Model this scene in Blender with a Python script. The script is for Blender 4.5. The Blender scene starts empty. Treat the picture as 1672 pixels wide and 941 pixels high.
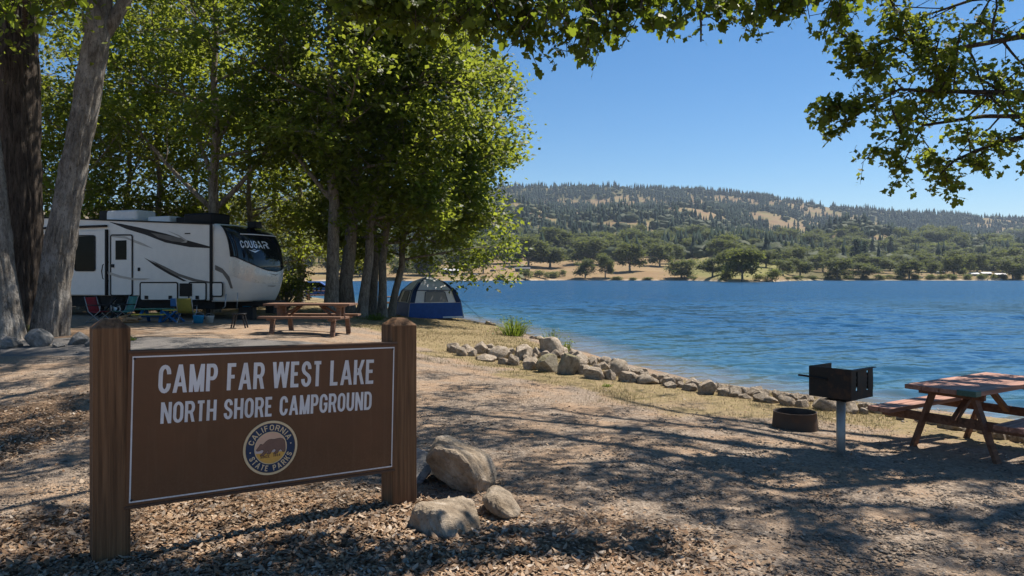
import bpy, bmesh, math, random
import numpy as np
from mathutils import Vector, Matrix
R = math.radians
sc = bpy.context.scene
COL = sc.collection
CAMH, FOC, HOR, CX = 1.75, 1200.0, 452.0, 836.0      # eye height; focal length, horizon row and axis column in photo pixels
SUN_AZ, SUN_EL = R(50), R(58)
WATER = -0.70

def P(px, py, Y):
    return (float((px-CX)/FOC*Y), float(Y), float(CAMH+(HOR-py)/FOC*Y))

# ---------------------------------------------------------------- noise
def _hash(ix, iy, s):
    n = (ix.astype(np.int64)*374761393 + iy.astype(np.int64)*668265263 + s*1442695041) & 0xffffffff
    n = ((n ^ (n >> 13))*1274126177) & 0xffffffff
    return ((n ^ (n >> 16)) & 0xffff)/65535.0
def vnoise(x, y, s=0):
    x = np.asarray(x, float); y = np.asarray(y, float)
    ix = np.floor(x); iy = np.floor(y); fx = x-ix; fy = y-iy
    fx = fx*fx*(3-2*fx); fy = fy*fy*(3-2*fy)
    a = _hash(ix, iy, s); b = _hash(ix+1, iy, s); c = _hash(ix, iy+1, s); d = _hash(ix+1, iy+1, s)
    return (a*(1-fx)+b*fx)*(1-fy)+(c*(1-fx)+d*fx)*fy
def fbm(x, y, s=0, o=4):
    t = 0; a = .5; n = 0
    for k in range(o):
        t = t+a*vnoise(np.asarray(x)*2**k, np.asarray(y)*2**k, s+k*17); n += a; a *= .5
    return t/n
def sstep(a, b, x):
    t = np.clip((np.asarray(x, float)-a)/(b-a), 0, 1); return t*t*(3-2*t)

# ---------------------------------------------------------------- object helpers
def tag(o, label=None, cat=None, group=None, kind=None):
    if label: o['label'] = label
    if cat: o['category'] = cat
    if group: o['group'] = group
    if kind: o['kind'] = kind
    return o
def thing(name, label, cat, loc=(0, 0, 0), rz=0, group=None):
    o = bpy.data.objects.new(name, None); COL.objects.link(o); o.empty_display_size = .1
    o.location = loc; o.rotation_euler = (0, 0, rz)
    return tag(o, label, cat, group)
def link(name, me, parent=None):
    o = bpy.data.objects.new(name, me); COL.objects.link(o)
    if parent is not None: o.parent = parent
    return o
def np_mesh(name, V, F, m, smooth=False, mats=None, mi=None):
    """V (n,3), F (k,s) equal sided faces"""
    me = bpy.data.meshes.new(name); V = np.asarray(V, np.float32); F = np.asarray(F, np.int32)
    k, s = F.shape
    me.vertices.add(len(V)); me.vertices.foreach_set('co', V.ravel())
    me.loops.add(k*s); me.loops.foreach_set('vertex_index', F.ravel())
    me.polygons.add(k); me.polygons.foreach_set('loop_start', np.arange(k, dtype=np.int32)*s)
    me.polygons.foreach_set('loop_total', np.full(k, s, np.int32))
    for q in ([m] if mats is None else mats): me.materials.append(q)
    if mi is not None: me.polygons.foreach_set('material_index', np.asarray(mi, np.int32))
    if smooth: me.polygons.foreach_set('use_smooth', np.ones(k, bool))
    me.update(calc_edges=True); me.validate()
    return me

class MB:
    """collects boxes, tubes, prisms and strips for ONE mesh"""
    def __init__(s): s.v = []; s.f = []; s.m = []; s.sm = []
    def add(s, V, F, mi=0, smooth=False):
        b = len(s.v); s.v += [tuple(map(float, p)) for p in V]
        for f in F: s.f.append(tuple(int(i)+b for i in f)); s.m.append(mi); s.sm.append(smooth)
        return s
    def box(s, c, d, rot=None, mi=0):
        hx, hy, hz = d[0]/2, d[1]/2, d[2]/2
        V = [Vector((x, y, z)) for x in (-hx, hx) for y in (-hy, hy) for z in (-hz, hz)]
        if rot is not None: V = [rot @ p for p in V]
        V = [p+Vector(c) for p in V]
        return s.add(V, [(0, 1, 3, 2), (4, 6, 7, 5), (0, 4, 5, 1), (2, 3, 7, 6), (0, 2, 6, 4), (1, 5, 7, 3)], mi)
    def bar(s, a, b, w, h, up=(0, 0, 1), mi=0):
        a = Vector(a); b = Vector(b); x = (b-a).normalized(); u = Vector(up)
        y = u.cross(x).normalized(); z = x.cross(y)
        M = Matrix((x, y, z)).transposed()
        return s.box((a+b)/2, ((b-a).length, w, h), M, mi)
    def prism(s, poly, f0, f1, mi=0):
        """poly: 2d points; f0, f1 map (u,v) to 3d for both caps"""
        n = len(poly); V = [f0(*p) for p in poly]+[f1(*p) for p in poly]
        F = [tuple(range(n))[::-1], tuple(range(n, 2*n))]+[(i, (i+1) % n, n+(i+1) % n, n+i) for i in range(n)]
        return s.add(V, F, mi)
    def tube(s, pts, r, k=8, mi=0, caps=True, smooth=True):
        pts = [Vector(p) for p in pts]; n = len(pts)
        if not hasattr(r, '__len__'): r = [r]*n
        V = []; ref = None
        for i, p in enumerate(pts):
            t = (pts[min(i+1, n-1)]-pts[max(i-1, 0)])
            t = t.normalized() if t.length > 1e-9 else Vector((0, 0, 1))
            if ref is None:
                ref = t.orthogonal().normalized()
            else:
                q = ref-t*ref.dot(t); ref = q.normalized() if q.length > 1e-6 else t.orthogonal().normalized()
            b = t.cross(ref)
            for j in range(k):
                a = 2*math.pi*j/k; V.append(p+(ref*math.cos(a)+b*math.sin(a))*r[i])
        F = [(i*k+j, i*k+(j+1) % k, (i+1)*k+(j+1) % k, (i+1)*k+j) for i in range(n-1) for j in range(k)]
        s.add(V, F, mi, smooth)
        if caps:
            b = len(s.v)-n*k
            s.f += [tuple(b+j for j in range(k))[::-1], tuple(b+(n-1)*k+j for j in range(k))]; s.m += [mi, mi]; s.sm += [False, False]
        return s
    def lathe(s, prof, k=24, c=(0, 0, 0), mi=0):
        V = [(c[0]+r*math.cos(2*math.pi*j/k), c[1]+r*math.sin(2*math.pi*j/k), c[2]+z) for r, z in prof for j in range(k)]
        F = [(i*k+j, i*k+(j+1) % k, (i+1)*k+(j+1) % k, (i+1)*k+j) for i in range(len(prof)-1) for j in range(k)]
        return s.add(V, F, mi, True)
    def mesh(s, name, mats):
        me = bpy.data.meshes.new(name); me.from_pydata(s.v, [], s.f)
        for q in (mats if isinstance(mats, (list, tuple)) else [mats]): me.materials.append(q)
        me.polygons.foreach_set('material_index', s.m); me.polygons.foreach_set('use_smooth', s.sm)
        me.update(); return me
    def build(s, name, mats, parent=None, bevel=0, seg=2):
        o = link(name, s.mesh(name, mats), parent)
        if bevel:
            b = o.modifiers.new('edge', 'BEVEL'); b.width = bevel; b.segments = seg; b.limit_method = 'ANGLE'; b.angle_limit = R(40)
        return o

# ---------------------------------------------------------------- materials
def newmat(name):
    m = bpy.data.materials.new(name); m.use_nodes = True; nt = m.node_tree; nt.nodes.clear()
    return m, nt
class NT:
    def __init__(s, name):
        s.m, s.t = newmat(name); s.out = s.n('ShaderNodeOutputMaterial')
    def n(s, k, **kw):
        x = s.t.nodes.new(k)
        for a, b in kw.items(): setattr(x, a, b)
        return x
    def l(s, a, b): s.t.links.new(a, b)
    def coord(s, which='Object', scale=(1, 1, 1), rot=(0, 0, 0), jitter=False):
        c = s.n('ShaderNodeTexCoord'); mp = s.n('ShaderNodeMapping'); mp.inputs['Scale'].default_value = scale; mp.inputs['Rotation'].default_value = rot
        s.l(c.outputs[which], mp.inputs[0])
        if jitter:
            oi = s.n('ShaderNodeObjectInfo'); ml = s.n('ShaderNodeMath', operation='MULTIPLY'); ml.inputs[1].default_value = 37.
            s.l(oi.outputs['Random'], ml.inputs[0]); s.l(ml.outputs[0], mp.inputs['Location'])
        return mp.outputs[0]
    def noise(s, v, scale, detail=5, rough=.55, dist=0):
        x = s.n('ShaderNodeTexNoise'); x.inputs['Scale'].default_value = scale; x.inputs['Detail'].default_value = detail
        x.inputs['Roughness'].default_value = rough; x.inputs['Distortion'].default_value = dist
        if v is not None: s.l(v, x.inputs['Vector'])
        return x.outputs['Fac']
    def ramp(s, fac, stops, interp='LINEAR'):
        x = s.n('ShaderNodeValToRGB'); x.color_ramp.interpolation = interp; e = x.color_ramp.elements
        while len(e) < len(stops): e.new(.5)
        for i, (p, c) in enumerate(stops):
            e[i].position = p; e[i].color = (*c, 1) if hasattr(c, '__len__') else (c, c, c, 1)
        s.l(fac, x.inputs[0]); return x.outputs[0]
    def mix(s, f, a, b, mode='MIX'):
        x = s.n('ShaderNodeMix', data_type='RGBA', blend_type=mode)
        for sock, val in ((x.inputs[0], f), (x.inputs[6], a), (x.inputs[7], b)):
            if hasattr(val, 'links') or hasattr(val, 'is_linked'): s.l(val, sock)
            elif hasattr(val, '__len__'): sock.default_value = (*val, 1)
            else: sock.default_value = val
        return x.outputs[2]
    def math(s, op, a, b=0, c=None, clamp=False):
        x = s.n('ShaderNodeMath', operation=op, use_clamp=clamp)
        for i, val in enumerate((a, b) if c is None else (a, b, c)):
            if hasattr(val, 'is_linked'): s.l(val, x.inputs[i])
            else: x.inputs[i].default_value = val
        return x.outputs[0]
    def bump(s, h, strength=.5, dist=.02, nrm=None):
        x = s.n('ShaderNodeBump'); x.inputs['Strength'].default_value = strength; x.inputs['Distance'].default_value = dist
        s.l(h, x.inputs['Height'])
        if nrm is not None: s.l(nrm, x.inputs['Normal'])
        return x.outputs[0]
    def pbr(s, color, rough=.7, nrm=None, spec=.4, metal=0):
        b = s.n('ShaderNodeBsdfPrincipled')
        for nm, val in (('Base Color', color), ('Roughness', rough), ('Metallic', metal), ('Specular IOR Level', spec)):
            k = b.inputs[nm]
            if hasattr(val, 'is_linked'): s.l(val, k)
            elif hasattr(val, '__len__'): k.default_value = (*val, 1)
            else: k.default_value = val
        if nrm is not None: s.l(nrm, b.inputs['Normal'])
        s.b = b; s.l(b.outputs[0], s.out.inputs[0]); return s
M = {}
def plain(name, c, rough=.6, var=.25, scale=12, spec=.4, metal=0, bump=0.0):
    """a painted or fabric surface with slight soiling"""
    t = NT(name); v = t.coord(); f = t.noise(v, scale, 6, .65)
    col = t.ramp(f, [(.25, tuple(x*(1-var) for x in c)), (.75, tuple(min(1, x*(1+var*.6)) for x in c))])
    n = t.bump(t.noise(v, scale*8, 3), bump, .005) if bump else None
    r = t.ramp(f, [(.2, min(1, rough*1.15)), (.8, rough*.85)])
    t.pbr(col, r, n, spec, metal); M[name] = t.m; return t.m
def wood(name, cd, cl, axis=2, fine=45, long=1.6, rough=.75, bump=.5, cracks=.6):
    t = NT(name); sc_ = [fine]*3; sc_[axis] = long
    v = t.coord('Object', tuple(sc_), jitter=True)
    f = t.noise(v, 1, 6, .6, .4); sc2 = [fine*.28]*3; sc2[axis] = long*.5
    g = t.noise(t.coord('Object', tuple(sc2), jitter=True), 1, 4, .5, .6)
    blot = t.noise(t.coord('Object', jitter=True), 2.5, 4)
    col = t.ramp(f, [(.28, cd), (.5, tuple((a+b)/2 for a, b in zip(cd, cl))), (.75, cl)])
    col = t.mix(t.math('MULTIPLY', t.ramp(g, [(.35, 1.), (.48, 0.)]), cracks), col, tuple(x*.35 for x in cd))
    col = t.mix(t.math('MULTIPLY', blot, .45), col, tuple(x*.7 for x in cl), 'MIX')
    h = t.math('ADD', f, t.math('MULTIPLY', g, 1.4))
    t.pbr(col, rough, t.bump(h, bump, .01), .25); M[name] = t.m; return t.m
wood('post_wood', (.050, .024, .011), (.27, .145, .070), 2, 42, 1.3, .75, 1., .9)
wood('redwood', (.20, .080, .052), (.47, .25, .175), 0, 40, 1.2, .7, .45)
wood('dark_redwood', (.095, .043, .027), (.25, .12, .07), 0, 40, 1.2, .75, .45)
wood('tan_wood', (.12, .064, .042), (.29, .17, .115), 0, 40, 1.2, .75, .4)
wood('green_wood', (.035, .075, .055), (.10, .17, .13), 0, 40, 1.2, .6, .45)
plain('sign_brown', (.092, .048, .027), .5, .2, 5, .35)
plain('sign_edge', (.085, .045, .026), .5, .2, 8)
plain('sign_white', (.72, .70, .68), .45, .08, 20)
plain('seal_cream', (.74, .56, .32), .5, .1, 20)
plain('seal_navy', (.012, .035, .085), .5, .1, 20)
plain('seal_sky', (.72, .45, .30), .5, .12, 14)
plain('seal_pale', (.62, .50, .46), .5, .12, 14)
plain('seal_gold', (.70, .38, .08), .5, .15, 14)
plain('seal_bear', (.22, .12, .085), .55, .2, 20)
plain('seal_ink', (.10, .055, .035), .5, .1, 20)
plain('bolt', (.05, .04, .035), .4, .2, 30, .5, .6)
def rusty(name, c, rust=(.13, .06, .03), amt=.45, rough=.6, metal=.3):
    t = NT(name); v = t.coord(); f = t.noise(v, 5, 7, .7)
    col = t.mix(t.math('MULTIPLY', t.ramp(f, [(.5, 0.), (.68, 1.)]), amt), c, rust)
    t.pbr(col, t.ramp(f, [(.3, rough*.8), (.7, min(1, rough*1.3))]), t.bump(t.noise(v, 60, 4), .15, .004), .4, metal); M[name] = t.m; return t.m
rusty('grill_steel', (.020, .017, .015), (.16, .075, .035), .55); rusty('ring_steel', (.075, .055, .042), (.15, .08, .045), .8, .75)
rusty('galv_pipe', (.30, .30, .29), (.16, .10, .06), .5, .5, .6); rusty('ash', (.12, .11, .10), (.05, .045, .04), .8, .95, 0)
plain('rv_white', (.72, .70, .665), .32, .08, 3, .5); plain('rv_trim', (.010, .010, .011), .5, .2, 10, .15)
plain('rv_swoosh', (.022, .019, .018), .45, .2, 6, .15); plain('rv_grey', (.15, .135, .12), .4, .15, 6, .2)
plain('rv_taupe', (.38, .35, .32), .3, .1, 6, .5); plain('rv_silver', (.58, .565, .54), .28, .06, 4, .6, .25)
plain('rv_cap', (.70, .67, .62), .33, .07, 3, .5); plain('rv_logo', (.74, .76, .78), .3, .05, 9, .6, .3)
plain('rv_under', (.012, .012, .012), .8, .3, 6); plain('rv_roofgear', (.62, .63, .64), .4, .1, 6); plain('tyre', (.02, .02, .02), .85, .3, 18)
plain('rim', (.45, .45, .45), .35, .2, 9, .5, .6); plain('red_light', (.5, .03, .02), .3, .1, 9); plain('amber', (.6, .22, .02), .3, .1, 9)
def glass(name, c=(.006, .007, .008), rough=.08):
    t = NT(name); f = t.noise(t.coord(), 3, 3); t.pbr(t.ramp(f, [(.3, c), (.8, tuple(x*1.6 for x in c))]), rough, None, .6 if name == 'windscreen' else .04); M[name] = t.m
def sign_paint(name, c, dust, amt):
    t = NT(name); v = t.coord(); f = t.noise(v, 3, 6, .65); st = t.noise(t.coord('Object', (26, 26, 1.6)), 1, 4, .6); sp = t.noise(v, 90, 3, .6)
    z = t.n('ShaderNodeSeparateXYZ'); t.l(v, z.inputs[0]); foot = t.ramp(z.outputs[2], [(.36, 1.), (.62, 0.)])
    col = t.ramp(f, [(.3, tuple(x*.82 for x in c)), (.7, tuple(x*1.15 for x in c))])
    col = t.mix(t.math('MULTIPLY', t.ramp(st, [(.52, 0.), (.72, 1.)]), amt*.6), col, dust)
    col = t.mix(t.math('MULTIPLY', t.math('MULTIPLY', foot, t.ramp(sp, [(.45, 0.), (.7, 1.)])), amt), col, dust)
    t.pbr(col, t.ramp(f, [(.3, .42), (.7, .62)]), t.bump(sp, .08, .003), .35); M[name] = t.m
sign_paint('sign_brown', (.130, .058, .024), (.19, .115, .065), .35); sign_paint('sign_white', (.70, .68, .66), (.42, .36, .30), .5)
glass('dark_glass'); glass('windscreen', (.006, .008, .011), .05)
plain('tent_blue', (.016, .072, .27), .7, .2, 5); plain('tent_navy', (.008, .022, .075), .65, .2, 5)
plain('tent_grey', (.72, .71, .69), .7, .1, 5); plain('tent_mesh', (.24, .235, .225), .85, .15, 60, bump=.3); plain('pole_grey', (.35, .35, .36), .4, .1, 20, .5, .5)
plain('cloth_red', (.30, .025, .035), .8, .2, 20); plain('cloth_teal', (.075, .24, .20), .8, .2, 20); plain('cloth_olive', (.26, .24, .045), .8, .2, 20)
plain('frame_grey', (.40, .40, .41), .35, .15, 20, .5, .6); plain('plastic_blue', (.01, .13, .36), .5, .15, 12); plain('plastic_yellow', (.50, .42, .06), .5, .15, 12)
plain('plastic_green', (.03, .17, .12), .55, .15, 12); plain('plastic_black', (.012, .012, .014), .55, .2, 12); plain('plastic_cyan', (.02, .28, .55), .5, .15, 12)
plain('plastic_white', (.6, .6, .58), .5, .1, 12); plain('split_wood', (.50, .30, .16), .85, .4, 14)
plain('roof_pale', (.62, .60, .58), .6, .15, .6); plain('wall_dark', (.06, .062, .07), .7, .3, .5); plain('wall_pale', (.46, .43, .40), .7, .2, .5); plain('car_white', (.6, .6, .6), .3, .05, 2, .5)
plain('wall_rust', (.33, .14, .09), .7, .2, .5); plain('dock_wood', (.40, .36, .31), .8, .3, 1.5); plain('car_blue', (.03, .06, .15), .3, .1, 2, .5)

def bark(name, dark, light, zs=2.2, xs=14, bump=1.0, mott=.5, patch=(.35, .34, .32)):
    zs *= .9
    t = NT(name); v = t.coord('Object', (xs, xs, zs), jitter=True)
    f = t.noise(v, 1, 8, .65, .8); big = t.noise(t.coord('Object', (1.3, 1.3, .9), jitter=True), 1.6, 5, .6)
    col = t.ramp(f, [(.32, dark), (.52, tuple((a+b)/2 for a, b in zip(dark, light))), (.72, light)])
    col = t.mix(t.math('MULTIPLY', t.ramp(big, [(.47, 0.), (.62, 1.)]), mott), col, patch)
    fi = t.noise(t.coord('Object', (xs*3, xs*3, zs*3.5), jitter=True), 1, 5, .7, 1.2); col = t.mix(t.ramp(fi, [(.36, .75), (.50, 0.)]), col, tuple(x*.45 for x in dark))
    t.pbr(col, .9, t.bump(t.math('ADD', f, t.math('MULTIPLY', fi, .5)), bump, .07), .15); M[name] = t.m; return t.m
bark('bark_dark', (.020, .016, .013), (.15, .118, .095), 1.5, 11, 1.0, .15, (.16, .135, .11))
bark('bark_pale', (.10, .085, .070), (.36, .33, .29), 3.0, 9, 1.0, .55, (.44, .42, .39))
bark('bark_grey', (.08, .066, .053), (.40, .345, .285), 3.5, 11, .9, .35, (.26, .23, .19))
def leafmat(name, c0, c1, tr, amt=.45, rough=.5):
    t = NT(name); g = t.n('ShaderNodeNewGeometry'); rp = g.outputs['Random Per Island']
    col = t.ramp(rp, [(0., c0), (.65, tuple((a+b)/2 for a, b in zip(c0, c1))), (1., c1)])
    trc = t.mix(rp, tuple(x*.62 for x in tr), tr)
    t.pbr(col, rough, None, .28); tl = t.n('ShaderNodeBsdfTranslucent'); t.l(trc, tl.inputs[0])
    mx = t.n('ShaderNodeMixShader'); mx.inputs[0].default_value = amt
    t.l(t.b.outputs[0], mx.inputs[1]); t.l(tl.outputs[0], mx.inputs[2]); t.l(mx.outputs[0], t.out.inputs[0]); M[name] = t.m; return t.m
leafmat('leaf_near', (.030, .060, .012), (.090, .130, .020), (.28, .36, .030), .5)
leafmat('leaf_grove', (.030, .060, .012), (.115, .145, .022), (.37, .43, .045), .52)
leafmat('leaf_pale', (.050, .080, .026), (.130, .150, .045), (.40, .42, .075), .52)
leafmat('leaf_far', (.034, .054, .018), (.085, .100, .032), (.20, .23, .05), .42, .7)
leafmat('leaf_willow', (.050, .072, .018), (.100, .120, .032), (.26, .30, .06), .42, .7)
leafmat('leaf_conifer', (.006, .024, .014), (.018, .042, .018), (.04, .08, .025), .25, .9)
leafmat('leaf_weed', (.050, .100, .015), (.120, .170, .030), (.26, .34, .04), .45)
leafmat('straw', (.20, .145, .085), (.35, .265, .165), (.30, .23, .11), .3, .7)
leafmat('straw_green', (.08, .095, .028), (.20, .18, .075), (.18, .18, .06), .3, .7)
def litter(name, cols, rough=.8):
    t = NT(name); g = t.n('ShaderNodeNewGeometry')
    col = t.ramp(g.outputs['Random Per Island'], [(i/(len(cols)-1), c) for i, c in enumerate(cols)])
    v = t.coord('Object'); col = t.mix(t.math('MULTIPLY', t.noise(v, 60, 3), .5), col, (.06, .035, .02))
    t.pbr(col, rough, None, .25); M[name] = t.m
litter('dead_leaf', [(.12, .066, .034), (.27, .155, .082), (.40, .26, .15), (.50, .36, .235), (.22, .115, .056), (.58, .45, .325), (.15, .09, .053), (.64, .54, .43)])
litter('pebble', [(.10, .083, .066), (.26, .215, .17), (.17, .14, .11), (.40, .345, .285), (.22, .175, .13), (.32, .255, .19)], .9)
litter('twig', [(.13, .08, .05), (.36, .27, .19), (.22, .15, .09)])
def rockmat(name, a, b, c, moss=0, sc_=3.):
    t = NT(name); v = t.coord('Object', jitter=True); f = t.noise(v, sc_, 9, .68); g = t.noise(v, sc_*4.2, 6, .7, 1.)
    col = t.ramp(f, [(.30, a), (.52, b), (.74, c)])
    col = t.mix(t.math('MULTIPLY', t.ramp(g, [(.56, 0.), (.66, 1.)]), .5), col, tuple(x*.42 for x in a))
    if moss:
        ge = t.n('ShaderNodeNewGeometry'); sp = t.n('ShaderNodeSeparateXYZ'); t.l(ge.outputs['Normal'], sp.inputs[0])
        k = t.math('MULTIPLY', t.ramp(sp.outputs[2], [(.2, 0.), (.7, 1.)]), t.ramp(g, [(.35, 1.), (.6, .2)]))
        col = t.mix(t.math('MULTIPLY', k, moss), col, (.17, .16, .035))
    h = t.math('ADD', f, t.math('MULTIPLY', g, .45))
    h = t.math('ADD', h, t.math('MULTIPLY', t.noise(v, sc_*14, 5, .75), .22)); t.pbr(col, .88, t.bump(h, 1., .06), .2); M[name] = t.m
rockmat('rock_big', (.14, .10, .062), (.37, .295, .215), (.62, .55, .46), 0, 3.4)
rockmat('rock_shore', (.19, .14, .095), (.46, .375, .285), (.66, .575, .47), 0, 3.)
rockmat('rock_mossy', (.17, .14, .10), (.36, .31, .24), (.48, .43, .35), .85, 3.)
rockmat('rock_grey', (.15, .14, .13), (.30, .285, .265), (.46, .44, .42), 0, 3.)
HAZE = 0.00008
# ---------------------------------------------------------------- terrain
SH = [(-260, 128), (-120, 118), (-60, 108), (-28, 92), (-17, 72), (-10, 56), (-5.0, 47.5), (-2.6, 41), (-.6, 35.5), (.9, 30.5), (1.9, 26), (2.9, 21.6), (3.8, 18.6), (4.75, 16.3), (5.7, 14.9), (7.1, 13.3), (8.6, 11.9), (11, 10.2), (16, 7), (30, 0), (60, -20), (110, -60)]
SHA = np.array(SH, float)
LANDPOLY = np.array(SH+[(110, -400), (-600, -400), (-600, 128)], float)
def shore_d(x, y):
    x = np.asarray(x, float); y = np.asarray(y, float)
    d = np.full(x.shape, 1e9)
    for (ax, ay), (bx, by) in zip(SHA[:-1], SHA[1:]):
        dx, dy = bx-ax, by-ay; t = np.clip(((x-ax)*dx+(y-ay)*dy)/(dx*dx+dy*dy), 0, 1)
        d = np.minimum(d, np.hypot(x-ax-t*dx, y-ay-t*dy))
    ins = np.zeros(x.shape, bool); n = len(LANDPOLY); j = n-1
    for i in range(n):
        xi, yi = LANDPOLY[i]; xj, yj = LANDPOLY[j]
        ins ^= ((yi > y) != (yj > y)) & (x < (xj-xi)*(y-yi)/(yj-yi+1e-12)+xi); j = i
    return np.where(ins, d, -d)
def gz(x, y):
    x = np.asarray(x, float); y = np.asarray(y, float)
    d = shore_d(x, y)+.5*(fbm(x*.5, y*.5, 3, 2)-.5)
    h = np.interp(d, [-30, -8, -2, 0, .7, 1.6, 3.2, 5, 8, 12], [-5, -2.2, -1.1, -.72, -.50, -.38, -.26, -.19, -.09, 0])
    h = h+.30*sstep(9, 18, y)*sstep(.5, 4.5, -x)*sstep(2, 9, d)
    on = sstep(.2, 1.5, d)
    h = h+on*(.10*(fbm(x*.35+9, y*.35, 11, 3)-.5)+.035*(fbm(x*2.2, y*2.2, 23, 3)-.5)*sstep(40, 15, y))
    # mound of litter round the sign and its stones
    m = np.exp(-(((x+1.4)/2.6)**2+((y-4.3)/1.7)**2))
    return h+.05*m*on
def gz1(x, y): return float(gz(np.array([x]), np.array([y]))[0])
def on_ground(px, py, y0=2.2, y1=130):
    Y = np.exp(np.linspace(math.log(y0), math.log(y1), 900)); X = (px-CX)/FOC*Y; Z = CAMH+(HOR-py)/FOC*Y
    g = gz(X, Y); k = np.nonzero(Z <= g)[0]
    i = k[0] if len(k) else len(Y)-1
    return float(X[i]), float(Y[i]), float(g[i])

def axis(segs):
    out = []
    for a, b, st in segs: out += list(np.arange(a, b, st))
    return np.array(out+[segs[-1][1]])
xs = axis([(-600, -120, 40), (-120, -40, 6), (-40, -16, 1.2), (-16, -7, .35), (-7, 9, .085), (9, 16, .35), (16, 40, 1.5), (40, 120, 8), (120, 600, 40)])
ys = axis([(-400, -40, 30), (-40, -6, 2.5), (-6, 1.6, .5), (1.6, 11, .085), (11, 22, .16), (22, 48, .4), (48, 130, 1.6), (130, 300, 20)])
GX, GY = np.meshgrid(xs, ys); GZ = gz(GX.ravel(), GY.ravel()).reshape(GX.shape)
fine = sstep(14, 8, GY)*sstep(1.2, 2.5, GY)*sstep(10, 8, np.abs(GX))
GZ = GZ+fine*.022*(fbm(GX*7, GY*7, 41, 3)-.5)
nx, ny = len(xs), len(ys)
idx = np.arange(nx*ny).reshape(ny, nx)
F = np.stack([idx[:-1, :-1], idx[:-1, 1:], idx[1:, 1:], idx[1:, :-1]], -1).reshape(-1, 4)

def zones(x, y):
    """litter, grass, asphalt, wet weights"""
    d = shore_d(x, y); w = fbm(x*.9, y*.9, 71, 3)-.5; w2 = fbm(x*.25, y*.25, 77, 3)-.5
    lit = sstep(1.15, .55, np.hypot((x+1.55)/3.2, (y-4.0)/2.0)+w*.5)
    lit = np.maximum(lit, sstep(1.1, .6, np.hypot((x+6.3)/2.0, (y-6.5)/4.5)+w*.7)*.75)
    lit = np.maximum(lit, sstep(1.2, .7, np.hypot((x+13)/4.5, (y-18.6)/1.7)+w*.7)*.6)
    gr = sstep(1.0, 2.0, d+w)*sstep(6.2, 3.6, d+w*3+w2*3-sstep(12, 30, y)*3.5)
    gr = np.maximum(gr, sstep(26, 33, y+w*6)*sstep(-16, -9, x+w*5)*.9)
    gr = np.maximum(gr, sstep(36, 44, y+w*8)*.8)
    yc = 16.2+.02*(x+6)**2*0
    asp = sstep(1.75, 1.25, np.abs(y-15.7-.25*(x+6)*sstep(-6, -12, x)*0)+w*.5)*sstep(-3.2, -4.6, x+w*1.5)
    wet = sstep(1.1, .2, d+w*.3)
    return lit, gr*(1-lit), asp, wet
gme = np_mesh('ground', np.stack([GX, GY, GZ], -1).reshape(-1, 3), F, None, True, mats=[])
lit, gr, asp, wet = zones(GX.ravel(), GY.ravel())
at = gme.attributes.new('zone', 'FLOAT_COLOR', 'POINT')
at.data.foreach_set('color', np.stack([lit, gr, asp, wet], -1).astype(np.float32).ravel())
def ground_material():
    t = NT('ground_soil'); a = t.n('ShaderNodeAttribute', attribute_name='zone'); s = t.n('ShaderNodeSeparateColor'); t.l(a.outputs['Color'], s.inputs[0])
    v = t.coord('Object'); n1 = t.noise(v, 1.1, 6, .6); n2 = t.noise(v, 9, 6, .65); n3 = t.noise(v, 55, 4, .7); n4 = t.noise(v, 150, 2, .6)
    vo = t.n('ShaderNodeTexVoronoi'); vo.inputs['Scale'].default_value = 42; t.l(v, vo.inputs['Vector'])
    vo2 = t.n('ShaderNodeTexVoronoi'); vo2.inputs['Scale'].default_value = 95; t.l(v, vo2.inputs['Vector'])
    grav = t.ramp(n2, [(.25, (.17, .127, .092)), (.5, (.275, .208, .152)), (.75, (.38, .30, .228))])
    sc_ = t.n('ShaderNodeSeparateColor'); t.l(vo.outputs['Color'], sc_.inputs[0])
    grav = t.mix(.55, grav, t.ramp(sc_.outputs[0], [(0, (.11, .085, .066)), (.6, (.25, .20, .155)), (1, (.44, .37, .30))]))
    dirt = t.ramp(n2, [(.3, (.25, .165, .105)), (.55, (.355, .245, .16)), (.8, (.45, .33, .23))])
    base = t.mix(t.ramp(n1, [(.44, 0.), (.60, .85)]), grav, dirt)
    lit_ = t.ramp(n3, [(.3, (.065, .040, .024)), (.5, (.17, .11, .068)), (.72, (.33, .24, .165))])
    grs = t.ramp(n2, [(.25, (.14, .12, .050)), (.42, (.22, .175, .085)), (.6, (.30, .225, .13)), (.8, (.27, .19, .12))])
    asp_ = t.ramp(n3, [(.3, (.12, .112, .105)), (.7, (.23, .215, .20))])
    j = t.math('MULTIPLY', t.math('SUBTRACT', n2, .5), .8)
    def edge(o): return t.ramp(t.math('ADD', o, j), [(.38, 0.), (.62, 1.)])
    col = t.mix(edge(s.outputs[1]), base, grs); col = t.mix(edge(s.outputs[2]), col, asp_); col = t.mix(edge(s.outputs[0]), col, lit_)
    col = t.mix(t.math('MULTIPLY', a.outputs['Alpha'], .8), col, (.13, .095, .07))
    h = t.math('ADD', t.math('MULTIPLY', n3, .8), t.math('ADD', t.math('MULTIPLY', vo.outputs['Distance'], 1.0), t.math('ADD', t.math('MULTIPLY', vo2.outputs['Distance'], .5), t.math('MULTIPLY', n2, 1.4))))
    t.pbr(col, .95, t.bump(h, .75, .02), .12); return t.m
gme.materials.append(ground_material())
tag(link('ground', gme), kind='structure')

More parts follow.
